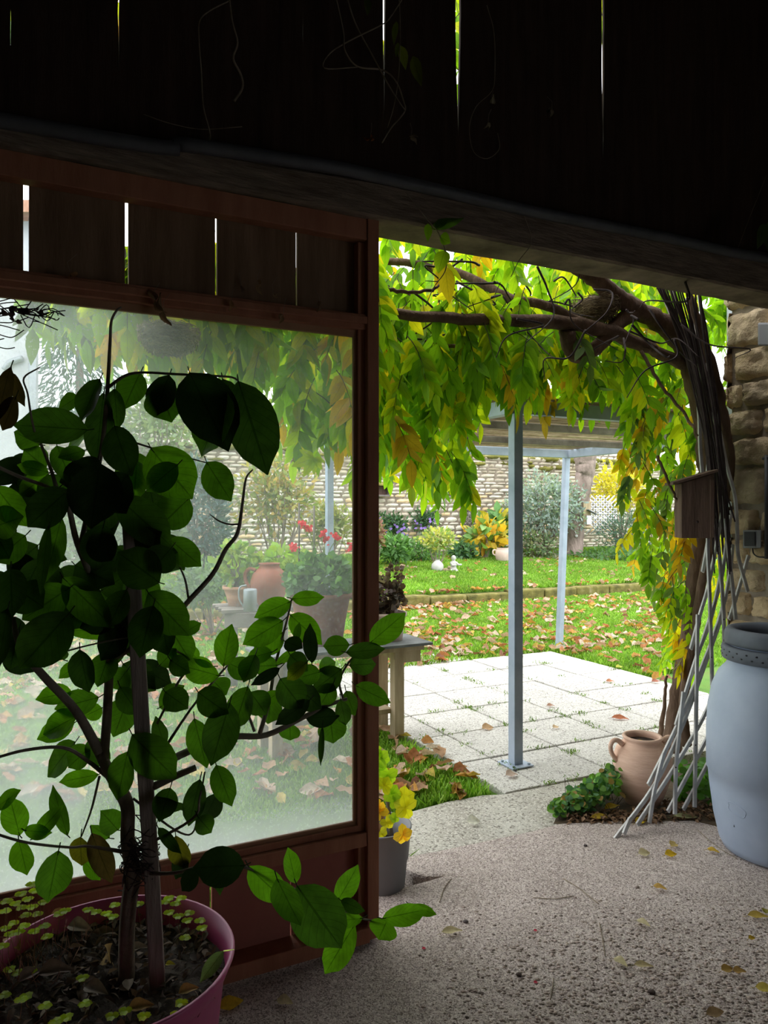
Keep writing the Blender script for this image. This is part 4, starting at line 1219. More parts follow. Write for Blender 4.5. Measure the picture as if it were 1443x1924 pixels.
# ================================================================== garden planting by the far wall
def ground_pt(px, o):
    p = PO(px, 1000, o); p[2] = zg(p[0], p[1]); return p
def at(px, py, o): return PO(px, py, o)
# garden tree with bird feeder
tr = thing('garden_tree', ground_pt(1072, 10.9), 'old garden tree with a rugged grey-brown trunk in front of the stone wall', 'tree')
m = MB()
Yt = ground_pt(1085, 10.9)[1]
tp = [(1072, 1058, Yt), (1078, 1010, Yt), (1086, 960, Yt), (1096, 905, Yt), (1100, 870, Yt), (1098, 830, Yt), (1090, 780, Yt), (1080, 700, Yt), (1060, 600, Yt)]
branch(m, tp, [.26, .21, .20, .20, .23, .20, .18, .15, .1], 14, .012)
m.build('trunk', M_gbark, tr)
for pts, r in (([(1102, 885, Yt), (1112, 850, Yt), (1120, 810, Yt), (1160, 740, Yt), (1200, 640, Yt)], [.17, .13, .11, .09, .05]), ([(1096, 880, Yt), (1082, 850, Yt), (1060, 800, Yt + .3), (1010, 740, Yt + .5)], [.15, .1, .08, .05])):
    m = MB(); branch(m, pts, r, 10, .008); m.build('branch', M_gbark, tr)
bushy(tr, P(1120, 560, Yt + .3), (2.6, 1.8, 1.3), 900, .16, [(.42, .44, .05), (.5, .42, .04), (.3, .36, .05)], 'ovate', .6, fill=.3)
m = MB(); m.lathe([(.001, 0), (.03, .002), (.03, .012)], (0, 0, 0), 16)
fd = thing('bird_feeder', P(1105, 990, Yt - .26), 'small wooden bird feeder with a sloping grey roof fixed to the tree trunk', 'bird feeder')
Yf = Yt - .25
m = MB(); m.box(P(1103, 968, Yf), (.17, .03, .62)); m.build('back_board', M_bench, fd, False, .005)
m = MB(); m.box(P(1112, 962, Yf - .10), (.22, .2, .02), np.array(Matrix.Rotation(math.radians(28), 3, 'Y'))); m.build('roof', M_slate, fd, False, .003)
m = MB(); m.box(P(1104, 990, Yf - .09), (.2, .18, .035)); m.build('tray', M_bench, fd, False, .003)
m = MB(); m.box(P(1106, 977, Yf - .07), (.10, .09, .2)); m.build('seed_hopper', M_pvc, fd, False, .003)
m = MB(); m.blob(P(1083, 1007, Yt - .24), (.035, .02, .035), 12, 6); tag(m.build('white_disc', M_white), 'small round white disc nailed low on the tree trunk', 'disc')
# white lattice beyond the tree
lt = MB()
org_ = P(1128, 967, Yt + .5)
for k in range(-4, 5):
    for sg in (-1, 1):
        a = org_ + [k * .115, 0, 0]
        d = np.array([.5, 0, .5 * sg]) 
        t0, t1 = -.75, .75
        pts_ = []
        for t in np.linspace(-1, 1, 41):
            q = a + d * t
            if abs(q[0] - org_[0]) < .40 and abs(q[2] - org_[2]) < .46: pts_.append(q)
        if len(pts_) > 1: lt.tube([pts_[0], pts_[-1]], .012, sq=(.028, .01), ref=(0, 1, 0))
tag(lt.build('garden_lattice', M_pvc, loc=org_ - [0, 0, .5]), 'small white diamond lattice panel standing right of the garden tree', 'lattice')
# shrubs
def shrub(name, px, pyc, o, rx, rz, n, ls, cols, label, stems=14, prof='ovate', wf=.5, fill=.35, ry=None, cat='shrub'):
    g_ = ground_pt(px, o)
    c_ = at(px, pyc, o)
    Yk = c_[1]; rx_ = rx / F * Yk; rz_ = rz / F * Yk
    t = thing(name, g_, label, cat)
    bushy(t, c_, (rx_, ry or rx_ * .7, rz_), n, ls, cols, prof, wf, stems=stems, sbase=g_, fill=fill)
    return t
shrub('silver_shrub', 1028, 950, 10.9, 78, 66, 3000, .10, [(.26, .33, .31), (.34, .40, .38), (.18, .24, .22), (.28, .36, .33)], 'large silvery grey-leaved shrub in front of the stone wall behind the far post', 20)
shrub('underplanting', 1010, 1025, 10.7, 55, 28, 700, .10, [(.12, .20, .09), (.18, .22, .12), (.2, .2, .12)], 'low green-brown twiggy growth under the silver shrub', 20, cat='plant')
shrub('yellow_shrub', 1165, 915, 11.2, 60, 48, 1500, .10, [(.62, .52, .03), (.55, .50, .05), (.66, .58, .06)], 'bright yellow autumn shrub to the right of the garden tree', 14)
shrub('conifer_shrub', 1180, 1000, 10.6, 58, 48, 1500, .12, [(.09, .17, .12), (.12, .21, .16), (.06, .12, .08)], 'feathery blue-green bush low at the right behind the lawn', 16, wf=.18)
shrub('ground_cover', 1150, 1045, 10.2, 80, 14, 600, .12, [(.08, .17, .05), (.10, .20, .07)], 'dark green ground cover along the lawn edge below the tree', 8, cat='plant')
t = shrub('hosta', 912, 1008, 10.9, 38, 32, 170, .26, [(.62, .36, .03), (.66, .45, .05), (.16, .30, .08), (.5, .42, .06), (.18, .30, .10)], 'large-leaved plant turning orange and yellow in front of the wall', 12, wf=.62, cat='plant')
shrub('hosta', 940, 985, 11.2, 34, 22, 120, .26, [(.12, .26, .08), (.18, .32, .10), (.5, .42, .05)], 'green large-leaved plant behind the orange one and the steel post', 10, wf=.62, cat='plant')
shrub('variegated_bush', 823, 1012, 9.6, 38, 22, 620, .085, [(.34, .40, .14), (.48, .50, .22), (.22, .34, .08), (.55, .52, .12)], 'small variegated cream-green bush standing on the raised lawn', 12)
shrub('border_plant', 740, 1030, 10.4, 34, 24, 500, .13, [(.14, .30, .08), (.10, .22, .06), (.17, .33, .12)], 'lush green border plant at the left of the raised lawn', 10, cat='plant')
shrub('border_plant', 790, 1035, 10.8, 40, 18, 500, .13, [(.14, .27, .09), (.09, .2, .07)], 'green strappy border plants behind the variegated bush', 10, cat='plant', wf=.3)
shrub('border_plant', 872, 1036, 10.9, 30, 16, 400, .12, [(.08, .17, .08), (.11, .22, .09)], 'dark green border plant below the brown wall lattice', 10, cat='plant')
shrub('red_border_plant', 708, 1000, 10.2, 14, 30, 260, .10, [(.42, .22, .19), (.34, .18, .14), (.22, .2, .10)], 'reddish pink leaved plant at the door edge in the far border', 8, cat='plant')
for i, (px, py, rx, rz, lab) in enumerate([(712, 982, 22, 20, 'leftmost dark green creeper with purple flowers on the stone wall'), (745, 985, 22, 22, 'middle dark green creeper with purple flowers on the stone wall'), (800, 975, 30, 26, 'largest dark green creeper with purple flowers on the stone wall')]):
    t = thing('wall_creeper', ground_pt(px, 12.2), lab, 'creeper', 'creepers on the garden wall')
    c_ = at(px, py, 12.15); Yk = c_[1]
    bushy(t, c_, (rx / F * Yk, .14, rz / F * Yk), 420, .09, [(.06, .14, .06), (.09, .18, .08)], 'ovate', .5, fill=.2, stems=8, sbase=ground_pt(px, 12.2))
    m = MB()
    for k in range(14):
        p = c_ + rng.normal(0, .45, 3) * [rx / F * Yk, .1, rz / F * Yk] + [0, -.16, -.1]
        m = MB(); m.leaf(p, rng.normal(0, 1, 3), (0, -1, .2), .07, .07, np.array([.30, .20, .55]), 'round', .2, .1, 3, 2)
        m.build('flower', M_petal, t)
# lattice panel and stone niches on the wall
m = MB()
c_ = at(882, 985, 12.22); Yk = c_[1]; W_, H_ = 26 / F * Yk, 72 / F * Yk
for k in range(-9, 10):
    for sg in (-1, 1):
        pts_ = [c_ + dd * (x) + up * ((x + k * .10) * sg) for x in np.linspace(-W_ / 2, W_ / 2, 31) if abs((x + k * .10)) < H_ / 2]
        if len(pts_) > 1: m.tube([pts_[0], pts_[-1]], .01, sq=(.025, .01), ref=tuple(no))
for x in (-W_ / 2, W_ / 2): m.tube([c_ + dd * x - up * H_ / 2, c_ + dd * x + up * H_ / 2], .015, sq=(.03, .02), ref=tuple(no))
tag(m.build('wall_lattice', M_greywood, loc=c_ - up * H_ / 2), 'narrow brown wooden lattice leaning on the garden wall beside the orange hosta', 'lattice')
for px, py, lab in ((858, 918, 'mossy-topped wooden nesting niche on the stone wall left of the steel post'), (716, 922, 'wooden nesting niche on the stone wall close to the door edge')):
    c_ = at(px, py, 12.2); t = thing('wall_niche', c_, lab, 'niche', 'nesting niches on the wall')
    m = MB(); w, h = .17, .13
    for a in ((-w, -w + .035, -h, h), (w - .035, w, -h, h), (-w, w, -h, -h + .04), (-w, w, h - .03, h)):
        q = [c_ + dd * x + up * z - no * y for x in (a[0], a[1]) for y in (-.03, .12) for z in (a[2], a[3])]
        m.hexa(q)
    m.build('frame', M_greywood, t, False, .005)
    m = MB(); m.hexa([c_ + dd * x + up * z - no * y for x in (-w, w) for y in (-.06, -.03) for z in (-h, h)]); m.build('back_panel', M_nestbox, t, False)
    m = MB(); m.hexa([c_ + dd * x + up * (z + h - y * .25) - no * y for x in (-w - .03, w + .03) for y in (-.05, .2) for z in (.02, .06)]); m.build('roof', M_moss, t, False, .01)
# ornaments on the raised lawn
c_ = G(822, 1076)
t = thing('round_vase', c_, 'round white stone vase with a narrow neck on the raised lawn', 'vase')
m = MB(); m.lathe([(.05, 0), (.09, .03), (.115, .10), (.105, .16), (.06, .21), (.04, .225), (.045, .24), (.03, .24), (.028, .22)], c_, 32); m.build('body', M_white, t)
c_ = G(852, 1076)
t = thing('statuette', c_, 'small white figurine sitting on the lawn beside the round vase', 'statuette')
m = MB(); m.lathe([(.075, 0), (.085, .03), (.06, .08), (.05, .12), (.065, .17), (.06, .20), (.028, .225), (.024, .24)], c_, 20)
m.tube([c_ + [-.05, -.02, .19], c_ + [-.02, -.07, .14], c_ + [.05, -.09, .15]], [.022, .018, .014], 8)
m.tube([c_ + [.05, -.02, .19], c_ + [.09, -.06, .15], c_ + [.15, -.07, .155]], [.022, .02, .016], 8)
m.tube([c_ + [-.03, -.03, .05], c_ + [-.05, -.11, .05], c_ + [-.04, -.15, .01]], [.03, .026, .02], 8)
m.tube([c_ + [.03, -.03, .05], c_ + [.05, -.12, .05], c_ + [.06, -.16, .01]], [.03, .026, .02], 8)
m.build('body', M_white, t)
m = MB(); m.blob(c_ + [.0, -.01, .275], (.045, .048, .052), 14, 10); m.build('head', M_white, t)
c_ = G(838, 1077)
t = thing('bird_ornament', c_, 'little yellow and brown bird ornament between the vase and the statuette', 'ornament')
m = MB(); m.blob(c_ + [0, 0, .05], (.07, .045, .05), 12, 8); m.blob(c_ + [.055, -.01, .11], (.03, .028, .03), 10, 7); m.tube([c_ + [-.05, 0, .06], c_ + [-.11, .0, .11]], [.03, .008], 8); m.build('body', M_straw, t)
m = MB(); m.tube([c_ + [.08, -.015, .11], c_ + [.10, -.02, .105]], [.01, .001], 6); m.build('beak', M_terra, t)
c_ = ground_pt(945, 10.4)
t = thing('pink_pot', c_, 'pale pink terracotta pot with a handle beside the orange-leaved plant', 'pot')
m = MB(); m.lathe([(.10, 0), (.145, .07), (.165, .18), (.15, .26), (.125, .29), (.135, .31), (.11, .31)], c_, 32); m.build('body', M_palepot, t)
m = MB(); m.tube(smoothpath([c_ + [-.135, 0, .265], c_ + [-.2, 0, .26], c_ + [-.205, 0, .19], c_ + [-.155, 0, .15]], 5), .016, 8); m.build('handle', M_palepot, t)

# background at the left, seen through the dusty pane
hs = thing('pale_house', P(-60, 1100, 9.5) * [1, 1, 0], 'pale rendered house at the far left edge behind the dusty window', 'house')
hx = (72 - CX) / F * 9.6
b = MB(); b.hexa([np.array([x - (1.75 if y > 10 and x > -10 else 0), y, z]) for x in (-12, hx) for y in (9.6, 12.5) for z in (-.05, 5.2)]); wl = b.build('wall', M_render, hs, False)
b = MB(); b.hexa([np.array([x - (1.8 if y > 10 and x > -10 else 0), y, z + (.9 if y > 10 else 0)]) for x in (-12.2, hx + .12) for y in (9.3, 12.7) for z in (5.2, 5.35)]); b.build('roof', M_roof, hs, False)
b = MB(); b.tube([(hx - .04, 9.52, 0), (hx - .04, 9.52, 5.2)], .045, 12); b.build('downpipe', M_zinc, hs)
b = MB(); b.tube(smoothpath([P(8, 695, 9.56), P(18, 682, 9.56), P(30, 677, 9.56), P(42, 673, 9.56)], 4), .04, 8); b.build('wall_bracket', M_zinc, hs)
cf = thing('conifer_tree', PZ(150, 15, .0), 'tall dense blue-green conifer tree behind the house corner', 'tree')
m = MB()
base = PZ(150, 15, 0.0)
for i in range(5200):
    h_ = rng.random() ** .8
    r = 1.55 * (1 - h_ * .85) * math.sqrt(rng.uniform(.3, 1))
    a = rng.uniform(0, 6.28)
    p = base + [r * math.cos(a), r * math.sin(a), .3 + 6.4 * h_]
    d = np.array([math.cos(a), math.sin(a), -.35]) + rng.normal(0, .4, 3)
    m.leaf(p, d, np.array([0, -.5, 1]) + rng.normal(0, .4, 3), rng.uniform(.15, .3), rng.uniform(.04, .07), np.array([.08, .15, .13]) * rng.uniform(.6, 1.4), 'ovate', .1, .3, 2, 2)
m.build('foliage', M_leaf, cf)
m = MB(); m.tube([base, base + [0, 0, 6.6]], [.16, .03], 8); m.build('trunk', M_gbark, cf)
def rowshrub(name, px, pyc, Y, rx, rz, n, ls, cols, label, wf=.5, fill=.35, cat='shrub'):
    c_ = P(px, pyc, Y); g_ = np.array([c_[0], Y, zg(c_[0], Y)])
    t = thing(name, g_, label, cat)
    bushy(t, c_, (rx / F * Y, rx / F * Y * .7, rz / F * Y), n, ls, cols, 'ovate', wf, stems=14, sbase=g_, fill=fill)
rowshrub('cypress_bush', 375, 965, 10.5, 62, 110, 2600, .12, [(.07, .13, .13), (.10, .18, .18), (.05, .10, .10)], 'dense rounded dark blue-green bush in the middle of the window view', .3, .5)
rowshrub('autumn_shrub', 520, 930, 12.0, 88, 85, 1500, .11, [(.42, .36, .12), (.26, .30, .10), (.40, .28, .08), (.20, .26, .08)], 'loose yellow-brown twiggy shrub behind the geranium pot', .5, .2)
rowshrub('autumn_shrub', 620, 985, 12.5, 50, 45, 700, .11, [(.22, .27, .09), (.30, .30, .10)], 'olive green shrub behind the left rear pergola post', .5, .2)
rowshrub('bank_shrub', 250, 1000, 10.0, 110, 75, 1500, .12, [(.16, .24, .12), (.22, .30, .16), (.12, .19, .11)], 'pale green leafy bush left of the blue-green bush', .5, .3)
rowshrub('bank_shrub', 400, 1095, 8.8, 75, 42, 1100, .10, [(.12, .21, .10), (.18, .28, .14)], 'low green plants in front of the blue-green bush', .4, .3, 'plant')
rowshrub('bank_shrub', 90, 990, 9.0, 90, 90, 1300, .12, [(.16, .25, .12), (.22, .30, .15)], 'light green bush in front of the pale house wall', .5, .3)
rowshrub('sage_tree', 300, 780, 14.0, 100, 110, 1400, .14, [(.22, .32, .14), (.30, .38, .16), (.26, .34, .2)], 'pale green tree with loose leaves behind the window citrus leaves', .5, .2, 'tree')
rowshrub('sage_tree', 480, 800, 17.0, 120, 90, 1200, .14, [(.24, .32, .12), (.34, .36, .10)], 'yellow-green tree rising above the garden wall behind the wisteria', .5, .2, 'tree')
for px, y0, y1, lab in ((562, 1025, 945, 'left thin wooden cane standing among the geraniums'), (590, 1020, 950, 'right thin wooden cane standing beside the geraniums')):
    m = MB(); m.tube([P(px, y0 + 40, 5.6), P(px, y1, 5.6)], .008, 6); tag(m.build('plant_cane', M_greywood), lab, 'cane')

# downpipe and electrics by the stone jamb
m = MB(); m.tube([PO(1378, 900, .80) * [1, 1, 0], PO(1378, 900, .80) * [1, 1, 0] + [0, 0, 3.4]], .038, 16); tag(m.build('drain_pipe', M_zinc), 'grey metal drainpipe running up beside the stone jamb outside', 'pipe')
jf = lambda px, py: (lambda s_: s_)(None)
def PJ(px, py, off=.0):   # a point on the reveal face of the jamb
    u = (px - CX) / F; s_ = 3.735 - off
    # X*DX + Y*DY = s  with X = u*Y
    Y = s_ / (u * DX + DY); return P(px, py, Y)
def bracket(name, px0, px1, py0, py1, th, mat, root, bevel=.004):
    m = MB()
    q = [PJ(px, py, off) for px in (px0, px1) for off in (0.0, th) for py in (py1, py0)]
    m.hexa(q); return m.build(name, mat, root, False, bevel)
eb = thing('junction_box', PJ(1412, 1030), 'small dark electrical switch box with a pale rim screwed to the stone jamb', 'switch box')
bracket('box', 1396, 1430, 996, 1030, .05, M_grey, eb)
bracket('cover', 1398, 1419, 999, 1026, .056, M_black, eb)
lm = thing('wall_lamp', PJ(1432, 650), 'grey box lamp fixed high on the stone jamb at the photo edge', 'lamp')
bracket('housing', 1424, 1452, 606, 650, .07, M_grey, lm, .01)
m = MB(); m.tube([PJ(1440, 855, .03), PJ(1440, 1050, .03)], .010, 10); m.tube([PJ(1433, 862, .03), PJ(1447, 858, .03)], .008, 6)
tag(m.build('conduit', M_pipe), 'short dark vertical cable conduit beside the switch box on the jamb', 'conduit')
m = MB(); m.tube(smoothpath([PJ(1414, 1030, .03), PJ(1416, 1040, .03), PJ(1424, 1046, .03), PJ(1436, 1047, .03)], 5), .004, 6)
tag(m.build('cable', M_black), 'black cable looping below the switch box', 'cable')

# ================================================================== potted citrus inside the barn
CY = 1.72
RC = P(205, 1800, CY); ZR = RC[2]
cit = thing('potted_citrus', [RC[0], RC[1], 0], 'tall potted citrus tree with big dark leaves in a magenta tub before the window', 'potted tree')
m = MB()
pc = np.array([RC[0], RC[1], 0])
m.lathe([(.20, 0), (.215, .01), (.262, ZR - .05), (.268, ZR - .045), (.285, ZR - .004), (.283, ZR), (.276, ZR), (.262, ZR - .05), (.255, ZR - .1)], pc, 72)
m.build('tub', M_magenta, cit)
m = MB()
nr, na_ = 14, 40
vs = []
for i in range(nr):
    r = .262 * (i + .01) / (nr - 1)
    for j in range(na_):
        a = 2 * math.pi * j / na_
        vs.append(pc + [r * math.cos(a), r * math.sin(a), ZR - .055 + (rng.normal(0, .006) if i < nr - 1 else 0) + .012 * math.sin(9 * r + 2 * a)])
m.add(vs, [[i * na_ + j, i * na_ + (j + 1) % na_, (i + 1) * na_ + (j + 1) % na_, (i + 1) * na_ + j] for i in range(nr - 1) for j in range(na_)])
m.build('soil', M_potsoil, cit)
def cb(pts, r, name='branch', n=8, mat=None, ymul=1.0):
    m = MB()
    p = smoothpath([P(q[0], q[1], q[2]) for q in pts], 5)
    m.tube(p, r, n)
    return m.build(name, mat or M_cbark, cit)
px2m = CY / F
cb([(238, 1852, CY), (238, 1760, CY), (243, 1690, CY), (250, 1640, CY), (240, 1580, CY), (240, 1520, CY), (228, 1488, CY), (205, 1450, CY), (188, 1415, CY)], [.0185, .018, .018, .019, .016, .0155, .016, .013, .012], 'trunk', 12)
for pts, r in [
    ([(188, 1415, CY), (142, 1335, CY - .02), (80, 1268, CY - .05), (38, 1215, CY - .06), (24, 1160, CY - .06)], [.012, .010, .009, .007, .005]),
    ([(195, 1430, CY), (202, 1330, CY + .02), (205, 1240, CY + .03), (198, 1170, CY + .03), (178, 1100, CY + .02), (145, 1020, CY), (128, 950, CY - .02), (108, 920, CY - .02), (95, 880, CY), (72, 820, CY), (62, 770, CY)], [.011, .0105, .010, .009, .008, .007, .006, .005, .004, .003, .002]),
    ([(150, 1030, CY), (170, 940, CY), (190, 850, CY), (199, 770, CY), (203, 715, CY), (207, 640, CY), (209, 605, CY), (218, 585, CY), (228, 577, CY)], [.006, .006, .0055, .005, .0045, .0035, .003, .0025, .002]),
    ([(203, 728, CY), (235, 706, CY - .02), (268, 700, CY - .04), (330, 703, CY - .06), (395, 706, CY - .06), (436, 709, CY - .05), (450, 718, CY - .04)], [.004, .0035, .003, .003, .003, .0025, .002]),
    ([(285, 1455, CY), (330, 1423, CY + .05), (390, 1398, CY + .09), (440, 1384, CY + .12), (500, 1381, CY + .15), (565, 1350, CY + .18), (610, 1327, CY + .2), (652, 1313, CY + .22)], [.010, .0095, .009, .0085, .0075, .007, .006, .005]),
    ([(288, 1478, CY), (330, 1458, CY + .01), (368, 1442, CY + .02)], [.009, .008, .007]),
    ([(488, 1378, CY + .14), (505, 1320, CY + .14), (515, 1260, CY + .15), (530, 1200, CY + .15), (543, 1150, CY + .15), (548, 1125, CY + .15)], [.006, .005, .004, .0032, .0026, .002]),
    ([(478, 1374, CY + .14), (462, 1330, CY + .13), (450, 1298, CY + .12)], [.004, .003, .002]),
    ([(645, 1315, CY + .22), (638, 1280, CY + .22), (655, 1245, CY + .22), (680, 1220, CY + .22), (697, 1206, CY + .22)], [.004, .003, .003, .002, .0015]),
    ([(215, 1238, CY + .03), (270, 1203, CY), (330, 1155, CY), (358, 1125, CY), (400, 1078, CY), (424, 1032, CY), (446, 1002, CY), (455, 950, CY), (462, 900, CY), (475, 882, CY)], [.006, .006, .006, .006, .0055, .005, .0045, .0035, .0025, .0015]),
    ([(355, 1130, CY), (348, 1090, CY), (338, 1066, CY)], [.003, .0025, .002]),
    ([(450, 985, CY), (430, 985, CY), (410, 978, CY), (394, 966, CY)], [.0025, .002, .0018, .001]),
    ([(230, 822, CY), (258, 833, CY + .02), (300, 846, CY + .03), (345, 858, CY + .03), (390, 870, CY + .03)], [.003, .0025, .0022, .002, .0015]),
    ([(-20, 870, CY - .1), (40, 897, CY - .08), (90, 915, CY - .05), (110, 930, CY - .02)], [.004, .004, .004, .004]),
    ([(-20, 1563, CY - .1), (50, 1583, CY - .1), (130, 1592, CY - .06), (165, 1590, CY - .03), (230, 1600, CY)], [.003, .003, .003, .003, .005]),
    ([(-15, 1426, CY - .08), (50, 1409, CY - .06), (120, 1405, CY - .03), (165, 1430, CY), (215, 1470, CY)], [.003, .0035, .004, .0045, .006]),
    ([(187, 1458, CY), (172, 1520, CY), (153, 1572, CY)], [.003, .0025, .0015]),
    ([(250, 1640, CY), (330, 1640, CY - .04), (400, 1622, CY - .08), (470, 1632, CY - .06), (540, 1665, CY - .02), (620, 1698, CY + .04), (685, 1727, CY + .1), (730, 1730, CY + .12)], [.005, .004, .004, .0035, .0033, .003, .0025, .002]),
    ([(250, 1600, CY), (360, 1540, CY - .02), (375, 1500, CY - .02), (385, 1450, CY)], [.004, .003, .0025, .002]),
    ([(250, 1500, CY), (330, 1560, CY), (365, 1560, CY), (372, 1480, CY)], [.003, .0025, .002, .002]),
    ([(295, 1360, CY + .03), (330, 1290, CY + .05), (355, 1240, CY + .06), (300, 1210, CY + .05)], [.003, .003, .003, .003]),
    ([(300, 1420, CY), (360, 1330, CY + .05), (410, 1270, CY + .06), (428, 1250, CY + .06)], [.004, .003, .003, .002]),
    ([(55, 1250, CY - .05), (120, 1225, CY), (200, 1205, CY), (290, 1190, CY)], [.002, .002, .002, .002]),
    ([(75, 690, CY - .1), (45, 710, CY - .1), (52, 740, CY - .1), (60, 790, CY - .08), (70, 830, CY)], [.0015, .002, .002, .0025, .003]),
]:
    cb(pts, r)
# leaf list: base x,y  tip x,y  width  tone  depth offset
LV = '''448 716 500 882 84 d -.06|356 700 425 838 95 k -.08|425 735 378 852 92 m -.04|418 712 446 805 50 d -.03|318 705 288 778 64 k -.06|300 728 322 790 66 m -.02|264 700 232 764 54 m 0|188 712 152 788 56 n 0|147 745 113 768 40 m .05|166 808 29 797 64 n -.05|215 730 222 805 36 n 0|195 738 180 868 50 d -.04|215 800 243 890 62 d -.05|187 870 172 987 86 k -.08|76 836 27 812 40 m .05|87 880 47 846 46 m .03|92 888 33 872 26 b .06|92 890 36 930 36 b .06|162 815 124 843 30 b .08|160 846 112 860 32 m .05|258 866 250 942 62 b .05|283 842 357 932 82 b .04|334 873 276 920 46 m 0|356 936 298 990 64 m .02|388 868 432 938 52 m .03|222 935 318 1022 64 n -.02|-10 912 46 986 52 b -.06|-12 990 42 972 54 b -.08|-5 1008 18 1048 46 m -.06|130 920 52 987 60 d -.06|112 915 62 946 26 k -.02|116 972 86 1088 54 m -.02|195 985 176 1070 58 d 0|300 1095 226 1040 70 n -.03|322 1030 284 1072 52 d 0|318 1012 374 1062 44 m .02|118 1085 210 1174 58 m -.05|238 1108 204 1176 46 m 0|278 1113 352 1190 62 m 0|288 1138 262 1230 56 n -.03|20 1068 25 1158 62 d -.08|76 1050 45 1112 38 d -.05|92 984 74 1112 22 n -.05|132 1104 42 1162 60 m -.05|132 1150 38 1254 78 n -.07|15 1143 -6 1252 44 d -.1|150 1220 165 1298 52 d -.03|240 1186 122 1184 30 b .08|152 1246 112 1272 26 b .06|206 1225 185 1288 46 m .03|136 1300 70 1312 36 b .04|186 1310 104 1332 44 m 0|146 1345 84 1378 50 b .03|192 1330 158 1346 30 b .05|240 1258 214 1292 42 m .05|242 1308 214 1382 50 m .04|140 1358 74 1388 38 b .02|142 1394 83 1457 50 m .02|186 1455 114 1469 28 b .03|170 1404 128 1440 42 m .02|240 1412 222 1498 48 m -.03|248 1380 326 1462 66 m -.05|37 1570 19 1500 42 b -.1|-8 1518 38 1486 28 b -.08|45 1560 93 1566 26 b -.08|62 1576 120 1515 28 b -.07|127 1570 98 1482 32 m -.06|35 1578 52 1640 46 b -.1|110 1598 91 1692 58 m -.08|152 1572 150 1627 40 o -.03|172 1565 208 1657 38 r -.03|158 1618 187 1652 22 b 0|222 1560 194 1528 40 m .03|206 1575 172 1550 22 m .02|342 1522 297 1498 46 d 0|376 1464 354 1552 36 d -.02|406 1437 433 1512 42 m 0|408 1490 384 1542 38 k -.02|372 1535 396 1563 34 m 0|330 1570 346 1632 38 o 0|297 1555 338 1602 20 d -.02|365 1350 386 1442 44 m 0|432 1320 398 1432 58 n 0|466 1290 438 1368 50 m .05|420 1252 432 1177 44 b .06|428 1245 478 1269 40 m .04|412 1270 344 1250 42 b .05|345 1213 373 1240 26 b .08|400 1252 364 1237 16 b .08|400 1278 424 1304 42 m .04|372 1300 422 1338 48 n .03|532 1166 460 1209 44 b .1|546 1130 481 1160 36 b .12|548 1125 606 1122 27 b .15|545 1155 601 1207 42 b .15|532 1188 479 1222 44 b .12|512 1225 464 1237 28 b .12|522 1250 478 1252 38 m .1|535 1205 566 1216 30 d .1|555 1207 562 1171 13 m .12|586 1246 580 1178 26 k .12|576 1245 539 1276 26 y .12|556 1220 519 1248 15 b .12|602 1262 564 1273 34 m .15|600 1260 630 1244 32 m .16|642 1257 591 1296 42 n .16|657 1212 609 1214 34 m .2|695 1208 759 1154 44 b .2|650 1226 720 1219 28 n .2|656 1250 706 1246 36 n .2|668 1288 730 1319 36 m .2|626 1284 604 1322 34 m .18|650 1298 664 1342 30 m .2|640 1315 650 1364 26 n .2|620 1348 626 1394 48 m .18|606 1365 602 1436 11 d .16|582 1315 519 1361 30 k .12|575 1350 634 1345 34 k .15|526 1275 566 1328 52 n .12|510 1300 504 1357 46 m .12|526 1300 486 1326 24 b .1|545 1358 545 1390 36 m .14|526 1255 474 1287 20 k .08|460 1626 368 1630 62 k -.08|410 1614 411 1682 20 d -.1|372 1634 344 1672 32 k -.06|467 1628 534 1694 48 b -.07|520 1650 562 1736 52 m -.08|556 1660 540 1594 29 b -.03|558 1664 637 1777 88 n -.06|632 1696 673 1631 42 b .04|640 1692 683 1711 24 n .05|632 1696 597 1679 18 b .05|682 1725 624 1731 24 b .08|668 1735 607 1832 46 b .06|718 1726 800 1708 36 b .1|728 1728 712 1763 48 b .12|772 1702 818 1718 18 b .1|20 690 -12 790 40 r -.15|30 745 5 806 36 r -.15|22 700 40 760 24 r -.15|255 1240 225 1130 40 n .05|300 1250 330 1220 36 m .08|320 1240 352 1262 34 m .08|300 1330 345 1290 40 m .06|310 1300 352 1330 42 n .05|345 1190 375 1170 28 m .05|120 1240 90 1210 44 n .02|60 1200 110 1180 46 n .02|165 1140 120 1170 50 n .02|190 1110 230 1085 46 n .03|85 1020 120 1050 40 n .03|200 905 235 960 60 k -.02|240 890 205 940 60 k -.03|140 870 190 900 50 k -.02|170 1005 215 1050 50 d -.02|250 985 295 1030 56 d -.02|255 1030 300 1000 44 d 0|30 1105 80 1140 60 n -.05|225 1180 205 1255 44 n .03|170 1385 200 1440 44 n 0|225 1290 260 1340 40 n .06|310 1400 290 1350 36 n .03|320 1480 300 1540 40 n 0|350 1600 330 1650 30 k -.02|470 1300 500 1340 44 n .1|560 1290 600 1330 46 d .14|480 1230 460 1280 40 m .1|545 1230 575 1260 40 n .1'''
TONE = {'b': (.10, .24, .012), 'm': (.055, .135, .012), 'n': (.032, .075, .012), 'd': (.020, .045, .012), 'k': (.010, .020, .010), 'y': (.30, .34, .02), 'o': (.10, .085, .012), 'r': (.06, .035, .022)}  # green steps put window glow and overlap shadow into the leaf colour
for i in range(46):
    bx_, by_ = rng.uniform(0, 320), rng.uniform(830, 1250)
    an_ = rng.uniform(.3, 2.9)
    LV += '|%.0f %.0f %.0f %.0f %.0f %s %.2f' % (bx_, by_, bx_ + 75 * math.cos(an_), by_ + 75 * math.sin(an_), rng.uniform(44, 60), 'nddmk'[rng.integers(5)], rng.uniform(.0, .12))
groups = {'upper': MB(), 'right': MB(), 'low': MB(), 'left': MB()}
pet = MB()
